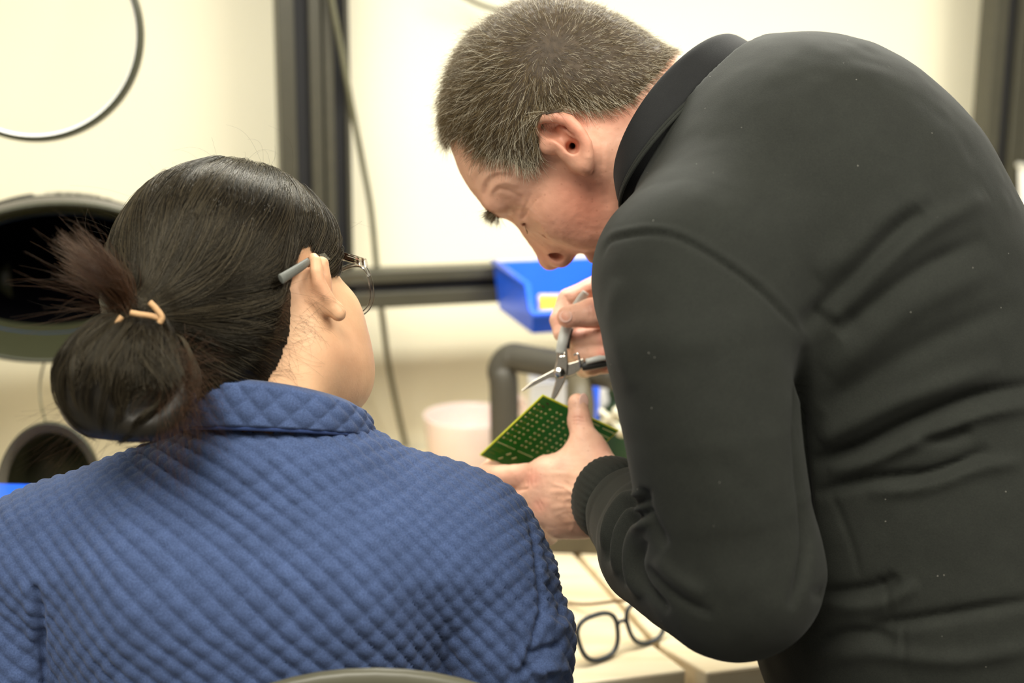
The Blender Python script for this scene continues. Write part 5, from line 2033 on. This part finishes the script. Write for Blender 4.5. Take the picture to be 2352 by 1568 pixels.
# ---- clear safety glasses
def glasses():
    hinge = K(92, 21, 67)
    root = empty('eyeglasses', K(98, 4, 0), 'clear framed eyeglasses with grey temple tips worn by the woman', 'eyeglasses')
    def lensring(q_, grow=1.0, n=40):
        out = []
        for j in range(n):
            t = 2 * math.pi * j / n
            xx = math.copysign(abs(math.cos(t)) ** 0.7, math.cos(t)) * 29 * grow
            yy = math.copysign(abs(math.sin(t)) ** 0.7, math.sin(t)) * 21.5 * grow
            r_ = 36 + xx * (1 + 0.08 * yy / 21)
            out.append(K(103 - 0.0023 * r_ ** 2, 3 + yy, q_ * r_))
        return out
    for q_ in (1, -1):
        MB().tube(lensring(q_), 0.0020, 8, closed=True).build('rim', M['clear_frame'], root, smooth=True)
        MB().add(lensring(q_, 0.97), [tuple(range(40))]).build('lens', M['lens'], root)
        h = K(92, 20, q_ * 67)
        if q_ == 1:
            pts = [h, P(775, 586, 1.165), P(730, 594, 1.122), P(705, 604, 1.104)]
            tip = [P(708, 600, 1.105), P(690, 613, 1.090), P(645, 641, 1.066)]
        else:
            pts = [h, K(60, 22, -71), K(10, 26, -75), K(-8, 20, -76)]
            tip = [K(-8, 20, -76), K(-25, 8, -76), K(-42, -12, -74)]
        pts = spline(pts, 12)
        rs = []
        for i in range(12):
            dv = unit(pts[min(i + 1, 11)] - pts[max(i - 1, 0)])
            sd = unit(np.cross(WU, dv))
            vv = unit(np.cross(dv, sd))
            rs.append([pts[i] + x_ * vv * 0.0036 + y_ * sd * 0.0013 for x_, y_ in ((1, 1), (1, -1), (-1, -1), (-1, 1))])
        MB().rings(rs, True, True).build('temple', M['clear_frame'], root, bevel=0.0006, label='clear plastic temple')
        tp = spline(tip, 10)
        b = MB()
        rs = []
        for i, p_ in enumerate(tp):
            dv = unit(tp[min(i + 1, 9)] - tp[max(i - 1, 0)])
            sd = unit(np.cross(WU, dv))
            vv = unit(np.cross(dv, sd))
            rs.append([p_ + math.cos(w_) * vv * (0.0030 + 0.00012 * i) + math.sin(w_) * sd * 0.0020 for w_ in np.linspace(0, 2 * math.pi, 12, endpoint=False)])
        b.rings(rs, True, True).build('temple_tip', M['grey_tip'], root, smooth=True, bevel=0.0005, label='grey rubber temple tip')
    MB().tube(spline([K(103, 10, 8), K(106, 12, 0), K(103, 10, -8)], 8), 0.0022, 8).build('bridge', M['clear_frame'], root, smooth=True)


glasses()

# ---- chair behind her back
def chair():
    top = P(862, 1543, 0.985)
    seat_c = np.array([wh[0] + 0.03, wh[1] + 0.03, 0.43])
    root = empty('office_chair', [seat_c[0], seat_c[1], 0], 'olive grey office chair whose back edge shows at the bottom behind the woman', 'chair')
    w_ = CR.copy(); w_[2] = 0; w_ = unit(w_)
    nrm = np.cross([0, 0, 1.0], w_)                    # away from the camera
    up = unit(np.array([0, 0, 1.0]) - nrm * 0.10)
    hx, hy = 0.19, 0.17
    n = 64
    def bring(gx, off, back=0.0):
        out = []
        for j in range(n):
            t = 2 * math.pi * j / n
            xx = math.copysign(abs(math.cos(t)) ** 0.95, math.cos(t)) * hx * gx
            yy = math.copysign(abs(math.sin(t)) ** 0.9, math.sin(t)) * hy * gx
            c = top - up * hy
            out.append(c + w_ * xx + up * yy + nrm * (off - 1.1 * xx * xx * 0.6))
        return out
    MB().rings([bring(0.3, 0.0), bring(0.93, 0.0), bring(0.98, 0.002), bring(1.0, 0.007), bring(0.98, 0.012), bring(0.93, 0.015), bring(0.3, 0.015)], True, True).build('backrest', M['chair_shell'], root, smooth=True)
    st = [[seat_c + np.array([0, 0, z]) + w_ * math.cos(t) * 0.23 * g + nrm * math.sin(t) * 0.22 * g for t in np.linspace(0, 2 * math.pi, 40, endpoint=False)] for g, z in ((0.9, -0.045), (0.98, -0.035), (1.0, -0.015), (0.97, 0.0), (0.85, 0.006))]
    MB().rings(st, True, True).build('seat', M['chair_shell'], root, smooth=True)
    c = top - up * hy
    for q_ in (1, -1):
        MB().tube(spline([c + w_ * 0.06 * q_ - up * 0.02 - nrm * 0.004, c + w_ * 0.07 * q_ - up * 0.2 - nrm * 0.02, seat_c + w_ * 0.08 * q_ - nrm * 0.20 + [0, 0, -0.05], seat_c + w_ * 0.08 * q_ + [0, 0, -0.052]], 20), 0.010, 10).build('back_bracket', M['chair_metal'], root, smooth=True)
    MB().tube([seat_c + [0, 0, -0.05], np.array([seat_c[0], seat_c[1], 0.10])], [0.028, 0.024], 16).build('gas_column', M['chair_metal'], root, smooth=True)
    for k in range(5):
        a = 2 * math.pi * k / 5 + 0.3
        dv = np.array([math.cos(a), math.sin(a), 0])
        b0 = np.array([seat_c[0], seat_c[1], 0.095])
        lg = MB().tube([b0, b0 + dv * 0.28 + [0, 0, -0.03]], [0.02, 0.013], 10).build('leg', M['chair_metal'], root, smooth=True)
        MB().tube([b0 + dv * 0.28 + np.array([-dv[1], dv[0], 0]) * 0.012 + [0, 0, -0.066], b0 + dv * 0.28 - np.array([-dv[1], dv[0], 0]) * 0.012 + [0, 0, -0.066]], 0.027, 16).build('caster', M['slot'], lg, smooth=False)


chair()
# =================================================================== circuit board, pliers and the hands that hold them
BA = P(1247, 908, 1.300)
E1 = D(-0.0585, -0.0585, 0.047)
E2 = D(0.0728, -0.0354, 0.047)
BNRM = unit(np.cross(E1, E2))
if BNRM @ (CAM - BA) < 0: BNRM = -BNRM
M['pcb'] = simple('solder_mask_green', (0.006, 0.150, 0.012), rough=0.3, var=0.12, scale=120)
M['pcb_edge'] = simple('board_edge', (0.50, 0.52, 0.03), rough=0.5)
M['pad'] = simple('tinned_pad', (0.62, 0.62, 0.28), rough=0.3, metal=0.3)
M['print'] = simple('faint_board_print', (0.14, 0.22, 0.02), rough=0.4)
M['dark_pin'] = simple('dark_pin', (0.03, 0.02, 0.008), rough=0.4)


def bp(s, t, h=0.0): return BA + s * E1 + t * E2 + h * BNRM


def board():
    c = bp(0.5, 0.5)
    root = empty('circuit_board', c, 'green printed circuit board held up at a tilt between thumb and fingers', 'circuit board')
    th = 0.0016
    MB().prism([bp(0, 0), bp(1, 0), bp(1, 1), bp(0, 1)], -BNRM * th).build('substrate', M['pcb_edge'], root, label='yellowish bare edge')
    g = 0.011
    MB().prism([bp(g, g, 0.00008), bp(1 - g, g, 0.00008), bp(1 - g, 1 - g, 0.00008), bp(g, 1 - g, 0.00008)], -BNRM * 0.00006).build('solder_mask', M['pcb'], root, label='green printed face')
    MB().prism([bp(0, 0, -th), bp(1, 0, -th), bp(1, 1, -th), bp(0, 1, -th)], -BNRM * 0.0001).build('solder_mask', M['pcb'], root)
    e1, e2 = unit(E1), unit(np.cross(BNRM, unit(E1)))
    pads = MB()
    holes = MB()
    def pad(s, t, r, hole=True):
        p = bp(s, t, 0.00012)
        pads.rings([ellipse(p, e1 * r, e2 * r, 10), ellipse(p + BNRM * 0.00016, e1 * r * 0.92, e2 * r * 0.92, 10)], False, True)
        if hole:
            holes.rings([ellipse(p + BNRM * 0.00018, e1 * r * 0.38, e2 * r * 0.38, 8)], False, True)
    for i in range(9):
        for dt in (0, .088, .144, .232, .288, .376, .432, .520, .576):
            if i == 0 and dt in (.088,): continue
            pad(0.116 + 0.069 * i, 0.044 + dt, 0.00115)
    for s, t0, t1, k in ((.750, .033, .246, 12), (.752, .300, .480, 10), (.052, .835, .985, 8), (.130, .83, .98, 8), (.045, .65, .77, 7), (.052, .53, .62, 6), (.13, .67, .79, 7), (.75, .55, .76, 12), (.9, .55, .76, 12), (.2, .83, .98, 8)):
        for j in range(k):
            pad(s, t0 + (t1 - t0) * j / (k - 1), 0.00075, True)
    for s, t in ((.84, .243), (.86, .33), (.93, .21), (.93, .42)):
        for a, b in ((0, 0), (-.016, .008), (.010, -.010)):
            pad(s + a, t + b, 0.0010)
    pads.build('solder_pad', M['pad'], root, kind='stuff', label='rows of small tinned pads')
    holes.build('drill_hole', M['dark_pin'], root, kind='stuff')
    pr = MB()
    rnd = random.Random(2)
    for s, t0, t1 in ((.82, .06, .17), (.85, .04, .16), (.90, .05, .11)):
        t = t0
        while t < t1:
            w = rnd.uniform(.006, .016)
            pr.prism([bp(s, t, .00014), bp(s + .012, t, .00014), bp(s + .012, t + w, .00014), bp(s, t + w, .00014)], BNRM * 0.00003)
            t += w + .005
    for i in range(9):
        for t0 in (.07, .17, .30, .46):
            s = 0.106 + 0.069 * i
            pr.prism([bp(s, t0, .00014), bp(s + .02, t0, .00014), bp(s + .02, t0 + .035, .00014), bp(s, t0 + .035, .00014)], BNRM * 0.00002)
    pr.build('board_print', M['print'], root, kind='stuff', label='faint yellowish printed lines')
    pn = MB()
    for s, t in ((.06, .10), (.06, .115), (.115, .085), (.115, .105)):
        p = bp(s, t, 0.0001)
        pn.tube([p, p + BNRM * 0.0012], 0.0007, 6)
    pn.build('clipped_pin', M['dark_pin'], root, kind='stuff')


board()

M['steel'] = simple('dull_steel', (0.46, 0.42, 0.36), rough=0.32, metal=1.0, var=0.08, scale=400, bump=0.1, bscale=900)
M['steel_bright'] = simple('bright_steel', (0.8, 0.78, 0.72), rough=0.15, metal=1.0)
M['grip_grey'] = simple('grey_grip', (0.42, 0.43, 0.40), rough=0.4, var=0.05)
M['grip_black'] = simple('black_grip', (0.02, 0.02, 0.018), rough=0.5)


def pliers():
    piv = P(1287, 855, 1.312)
    root = empty('pliers', piv, 'small steel pliers with grey and black handles held open above the board', 'pliers')
    def half(name, poly, d, thick):
        pts = [P(x, y, d) for x, y in poly]
        return MB().prism(pts, CF * thick).build(name, M['steel'], root, bevel=0.0010, seg=2)
    half('jaw_half', [(1265, 921), (1267, 908), (1276, 874), (1271, 855), (1278, 830), (1280, 800), (1303, 800), (1305, 830), (1303, 858), (1296, 880), (1281, 908), (1270, 924)], 1.3085, 0.0035)
    half('jaw_half', [(1196, 897), (1224, 874), (1264, 853), (1281, 843), (1300, 836), (1322, 830), (1340, 822), (1343, 842), (1320, 859), (1298, 867), (1262, 868), (1237, 880), (1199, 899)], 1.3125, 0.0035)
    c = P(1286, 856, 1.3075)
    MB().rings([ellipse(c + CF * z, CR * r, CU * r, 24) for r, z in ((0.0052, 0.003), (0.0052, 0.0006), (0.0042, -0.0002), (0.0, -0.0005))]).build('rivet', M['steel_bright'], root, smooth=True)
    def grip(pts, rads, mat, label):
        pts = spline([P(*p) for p in pts], 22)
        rr = np.interp(np.linspace(0, 1, 22), np.linspace(0, 1, len(rads)), rads)
        rs = []
        for i in range(22):
            dv = unit(pts[min(i + 1, 21)] - pts[max(i - 1, 0)])
            sd = unit(np.cross(CF, dv))
            rs.append([pts[i] + math.cos(a) * sd * rr[i] + math.sin(a) * CF * rr[i] * 0.72 for a in np.linspace(0, 2 * math.pi, 16, endpoint=False)])
        return MB().rings(rs, True, True).build('handle', mat, root, smooth=True, label=label)
    g = grip([(1287, 812, 1.310), (1292, 785, 1.310), (1300, 755, 1.314), (1318, 715, 1.320), (1334, 688, 1.322), (1346, 671, 1.324)], [0.0044, 0.0050, 0.0050, 0.0045, 0.0042, 0.0036], M['grip_grey'], 'grey handle under the thumb')
    MB().tube(spline([P(1303, 800, 1.314), P(1305, 775, 1.316), P(1312, 755, 1.319)], 8), 0.0024, 8).build('handle_liner', M['grip_black'], g, smooth=True)
    g = grip([(1336, 843, 1.314), (1352, 838, 1.314), (1380, 832, 1.316), (1420, 824, 1.322), (1470, 812, 1.33)], [0.0034, 0.0048, 0.0052, 0.005, 0.004], M['grip_black'], 'black handle running behind the sleeve')
    MB().tube(spline([P(1346, 831, 1.311), P(1372, 824, 1.311), P(1405, 818, 1.315)], 8), 0.0030, 8).build('handle_liner', M['grip_grey'], g, smooth=True)
    MB().tube(spline([P(1318, 816, 1.311), P(1327, 812, 1.310), P(1331, 826, 1.310), P(1333, 846, 1.311)], 14), 0.0011, 8).build('spring', M['steel_bright'], root, smooth=True)
    mk = MB()
    for x0, segs in ((1286, [((0, 0), (0, 9)), ((0, 0), (5, -1)), ((0, 4), (4, 3)), ((0, 9), (5, 8))]), (1293, [((0, 1), (0, 8)), ((0, 1), (4, 0)), ((4, 0), (4, 7)), ((0, 8), (4, 7))])):
        for a, b in segs:
            mk.tube([P(x0 + a[0], 810 + a[1], 1.3082), P(x0 + b[0], 810 + b[1], 1.3082)], 0.0005, 5)
    mk.build('stamped_mark', M['steel_bright'], root, kind='stuff')


pliers()


def hand_color(V, spots, basec):
    x, y, z = proj(V)
    C = np.tile(np.array(basec), (len(V), 1))
    for px, py, r, col, amt in spots:
        w = (amt * np.exp(-((x - px) ** 2 + (y - py) ** 2) / r ** 2))[:, None]
        C = C * (1 - w) + np.array(col) * w
    w = np.clip(0.12 * noise3(V, 90) + 0.10 * noise3(V, 35), -0.2, 0.3)[:, None]
    return np.clip(C * (1 - w * 0.9), 0, 1)


def fingers(s, chains, k=0.004):
    for pts, rad in chains:
        for i in range(len(pts) - 1):
            s.cap(P(*pts[i]), P(*pts[i + 1]), rad[i], rad[i + 1], k)


# ---- near hand under the board
def left_hand():
    s = SDF()
    # palm and back of the hand
    s.cap(WR_L - fdir * 0.03, P(1385, 1138, 1.268), 0.0265, 0.0285, 0.01)
    s.cap(P(1392, 1120, 1.272), P(1250, 1092, 1.296), 0.0195, 0.0130, 0.012)
    s.cap(P(1390, 1140, 1.270), P(1240, 1134, 1.293), 0.0200, 0.0135, 0.014)
    s.cap(P(1388, 1160, 1.270), P(1248, 1172, 1.292), 0.0190, 0.0128, 0.014)
    s.cap(P(1384, 1182, 1.270), P(1284, 1204, 1.292), 0.0165, 0.0115, 0.014)
    s.cap(P(1340, 1120, 1.292), P(1330, 1170, 1.292), 0.020, 0.020, 0.02)
    # thumb: metacarpal, two phalanges, leaving the side of the palm
    s.cap(P(1394, 1100, 1.270), P(1352, 1036, 1.298), 0.0185, 0.0150, 0.012)
    s.cap(P(1352, 1036, 1.298), P(1331, 968, 1.306), 0.0140, 0.0098, 0.008)
    s.cap(P(1331, 968, 1.306), P(1327, 926, 1.310), 0.0100, 0.0091, 0.006)
    s.cap(P(1345, 1050, 1.300), P(1262, 1082, 1.300), 0.0125, 0.0105, 0.022)     # web
    ch = [([(1250, 1092, 1.296), (1152, 1095, 1.327), (1122, 1086, 1.352), (1138, 1060, 1.368)], [0.0130, 0.0106, 0.0092, 0.0080]),
          ([(1240, 1134, 1.293), (1176, 1156, 1.326), (1176, 1146, 1.358), (1205, 1112, 1.388)], [0.0132, 0.0108, 0.0094, 0.0082]),
          ([(1246, 1172, 1.292), (1206, 1204, 1.326), (1212, 1190, 1.358), (1240, 1150, 1.402)], [0.0124, 0.0104, 0.0090, 0.0080]),
          ([(1282, 1205, 1.292), (1258, 1226, 1.318), (1262, 1222, 1.348), (1290, 1195, 1.376)], [0.0114, 0.0092, 0.0080, 0.0070])]
    fingers(s, ch, 0.005)
    lo, hi = s.bounds(0.006)
    V, F = polygonize(s, lo, hi, 0.0013, 3)
    Nn = normals(V, F)
    fo = [([(1380, 1110), (1320, 1092), (1262, 1088)], 7, 0.0010), ([(1385, 1132), (1320, 1128), (1256, 1130)], 7, 0.0011), ([(1385, 1155), (1330, 1160), (1262, 1168)], 6, 0.0010),
          ([(1372, 1176), (1330, 1192), (1290, 1200)], 6, 0.0008),
          ([(1395, 1142), (1360, 1150), (1325, 1142), (1290, 1150)], 3.5, 0.0009), ([(1325, 1142), (1300, 1120), (1268, 1112)], 3.5, 0.0008), ([(1370, 1172), (1335, 1180), (1305, 1172), (1275, 1185)], 3.5, 0.0008),
          ([(1360, 1150), (1345, 1175), (1350, 1205)], 3.5, 0.0007), ([(1390, 1090), (1355, 1100), (1322, 1085)], 4, 0.0008), ([(1305, 1172), (1318, 1200), (1310, 1222)], 3.5, 0.0007),
          ([(1214, 1075), (1209, 1095), (1211, 1118)], 2.5, -0.0007), ([(1222, 1072), (1218, 1095), (1219, 1120)], 2.5, -0.0007), ([(1230, 1074), (1227, 1095), (1229, 1115)], 2.5, -0.0006),
          ([(1228, 1150), (1236, 1162), (1242, 1176)], 3, -0.0006), ([(1236, 1146), (1245, 1160), (1250, 1172)], 3, -0.0006),
          ([(1312, 962), (1328, 958), (1344, 962)], 2.6, -0.0006), ([(1310, 968), (1328, 966), (1348, 970)], 2.6, -0.0007), ([(1312, 974), (1328, 974), (1346, 978)], 2.6, -0.0005),
          ([(1305, 1105), (1292, 1120), (1285, 1145)], 9, -0.0010), ([(1310, 1150), (1300, 1165), (1295, 1185)], 8, -0.0008),
          ([(1170, 1122), (1195, 1124), (1215, 1120)], 3, -0.0014)]
    V = V + Nn * (fold_px(V, Nn, fo, 1.33) + 0.00022 * noise3(V, 300) + 0.0004 * noise3(V, 110))[:, None]
    red = (0.68, 0.25, 0.18)
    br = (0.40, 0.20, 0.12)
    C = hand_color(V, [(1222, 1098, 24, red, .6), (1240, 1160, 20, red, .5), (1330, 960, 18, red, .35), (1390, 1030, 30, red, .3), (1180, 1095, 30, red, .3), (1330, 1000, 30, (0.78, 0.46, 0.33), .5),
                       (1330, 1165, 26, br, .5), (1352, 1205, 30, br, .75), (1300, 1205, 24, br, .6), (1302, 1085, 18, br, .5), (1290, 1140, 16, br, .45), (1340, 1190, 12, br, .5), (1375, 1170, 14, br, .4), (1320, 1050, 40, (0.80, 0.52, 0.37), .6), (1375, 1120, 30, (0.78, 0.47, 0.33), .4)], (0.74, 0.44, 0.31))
    man_skin.append((V, F, C))
    # thumb nail and wedding ring
    c = P(1341, 921, 1.3035)
    ax_n = unit(D(0.55, 0.05, -0.8))
    upn = unit(D(-0.05, 1, 0.05)); upn = unit(upn - ax_n * (upn @ ax_n)); sdn = np.cross(ax_n, upn)
    MB().sphere(c, np.array([0.0056, 0.0074, 0.0008]), 20, 10, np.array([sdn, upn, ax_n])).build('thumbnail', M['nail'], man, smooth=True)
    a, b = P(1246, 1172, 1.292), P(1206, 1204, 1.326)
    c = a * 0.60 + b * 0.40
    t = unit(b - a)
    u1_ = unit(np.cross(t, CF)); u2_ = np.cross(t, u1_)
    MB().rings([ellipse(c + t * z, u1_ * r, u2_ * r, 40) for r, z in ((0.0122, -0.0022), (0.0129, -0.0016), (0.0129, 0.0016), (0.0122, 0.0022), (0.0114, 0.0022), (0.0114, -0.0022), (0.0122, -0.0022))]).build('finger_ring', M['gold'], man, smooth=True, label='plain gold ring')


left_hand()


# ---- far hand on the pliers
def right_hand():
    s = SDF()
    s.cap(CUFF_R + rdir * -0.03, P(1475, 770, 1.365), 0.0255, 0.0275, 0.01)
    s.cap(P(1475, 745, 1.368), P(1412, 640, 1.362), 0.0190, 0.0135, 0.014)
    s.cap(P(1475, 765, 1.372), P(1405, 690, 1.374), 0.0190, 0.0135, 0.014)
    s.cap(P(1475, 785, 1.372), P(1405, 742, 1.376), 0.0180, 0.0125, 0.014)
    s.cap(P(1475, 805, 1.370), P(1412, 792, 1.374), 0.0160, 0.0115, 0.014)
    s.cap(P(1470, 750, 1.352), P(1432, 722, 1.326), 0.0190, 0.0140, 0.012)        # thumb base
    s.cap(P(1432, 722, 1.326), P(1362, 716, 1.304), 0.0135, 0.0118, 0.008)
    s.cap(P(1362, 716, 1.304), P(1304, 727, 1.299), 0.0118, 0.0102, 0.006)
    ch = [([(1412, 640, 1.362), (1306, 690, 1.342), (1287, 735, 1.332), (1291, 764, 1.326)], [0.0122, 0.0106, 0.0094, 0.0084]),
          ([(1405, 700, 1.374), (1312, 775, 1.356), (1330, 778, 1.332), (1392, 776, 1.318)], [0.0125, 0.0102, 0.0098, 0.0088]),
          ([(1405, 745, 1.376), (1322, 812, 1.356), (1338, 812, 1.332), (1386, 812, 1.319)], [0.0118, 0.0098, 0.0094, 0.0086]),
          ([(1412, 792, 1.374), (1344, 845, 1.352), (1360, 842, 1.334), (1402, 838, 1.326)], [0.0105, 0.0086, 0.0080, 0.0074])]
    fingers(s, ch, 0.0035)
    lo, hi = s.bounds(0.006)
    V, F = polygonize(s, lo, hi, 0.0014, 3)
    Nn = normals(V, F)
    fo = [([(1352, 700), (1356, 716), (1354, 732)], 3, -0.0006), ([(1362, 700), (1366, 716), (1364, 732)], 3, -0.0006),
          ([(1296, 676), (1304, 690), (1316, 700)], 3, -0.0006), ([(1340, 768), (1342, 778), (1340, 788)], 3, -0.0006), ([(1346, 803), (1348, 812), (1346, 822)], 3, -0.0006)]
    V = V + Nn * (fold_px(V, Nn, fo, 1.40) + 0.0002 * noise3(V, 300) + 0.0003 * noise3(V, 110))[:, None]
    red = (0.68, 0.22, 0.16)
    C = hand_color(V, [(1370, 705, 22, red, .4), (1290, 735, 18, red, .4), (1388, 775, 16, red, .65), (1385, 812, 16, red, .7), (1400, 840, 20, red, .7), (1330, 760, 20, red, .4), (1340, 655, 20, red, .35)], (0.76, 0.45, 0.33))
    man_skin.append((V, F, C))
    c = P(1299, 727, 1.2905)
    axn = unit(D(-0.25, 0.05, -1)); upn = unit(D(-1, -0.12, 0.25)); upn = unit(upn - axn * (upn @ axn)); sd = np.cross(axn, upn)
    MB().sphere(c, np.array([0.0056, 0.0062, 0.0008]), 20, 10, np.array([sd, upn, axn])).build('thumbnail', M['nail'], man, smooth=True)


right_hand()

# ---- her hands, resting out of sight on the bench
def woman_hand(wr, side):
    s = SDF()
    f = unit(wfh * 0.9 - wlh * 0.35 * side)
    l = np.cross([0, 0, 1.0], f)
    wr = wr.copy(); wr[2] = max(wr[2], TABLE_Z + 0.03)
    s.cap(wr - f * 0.02, wr + f * 0.02, 0.022, 0.024, 0.01)
    for i in range(4):
        m = wr + f * (0.080 - 0.004 * abs(i - 1)) + l * side * (0.027 - 0.018 * i)
        m[2] = TABLE_Z + 0.022
        s.cap(wr + f * 0.015 + l * side * (0.012 - 0.008 * i), m, 0.015, 0.0105, 0.012)
        p1 = m + f * (0.036 - 0.003 * abs(i - 1)); p1[2] = TABLE_Z + 0.024
        p2 = p1 + f * 0.022; p2[2] = TABLE_Z + 0.014
        p3 = p2 + f * 0.016; p3[2] = TABLE_Z + 0.009
        for a, b, r0, r1 in ((m, p1, .0100, .0088), (p1, p2, .0086, .0078), (p2, p3, .0078, .0068)):
            s.cap(a, b, r0, r1, 0.003)
    t0 = wr + f * 0.015 + l * side * 0.02
    t1 = wr + f * 0.045 + l * side * 0.045; t1[2] = TABLE_Z + 0.018
    t2 = t1 + f * 0.03 + l * side * 0.008; t2[2] = TABLE_Z + 0.012
    s.cap(t0, t1, 0.013, 0.0105, 0.01)
    s.cap(t1, t2, 0.0100, 0.0082, 0.004)
    lo, hi = s.bounds(0.006)
    V, F = polygonize(s, lo, hi, 0.0024, 1)
    wom_skin.append((V, F, np.tile(base_w, (len(V), 1))))


woman_hand(P(970, 1545, 1.50), -1)
woman_hand(P(275, 1545, 1.50), 1)

def join_skin(name, parts, mat, root, label=None):
    n = 0
    Vs, Fs, Cs = [], [], []
    for V, F, C in parts:
        Vs.append(V); Fs.append(F + n); Cs.append(C)
        n += len(V)
    return mesh(name, np.concatenate(Vs), np.concatenate(Fs), mat, root, colors=np.concatenate(Cs), label=None) if False else \
        mesh(name, np.concatenate(Vs), np.concatenate(Fs), mat, root, colors=np.concatenate(Cs))

join_skin('body', man_skin, M['skin_man'], man)
if 'wom_skin' in globals():
    join_skin('body', wom_skin, M['skin_woman'], wom)
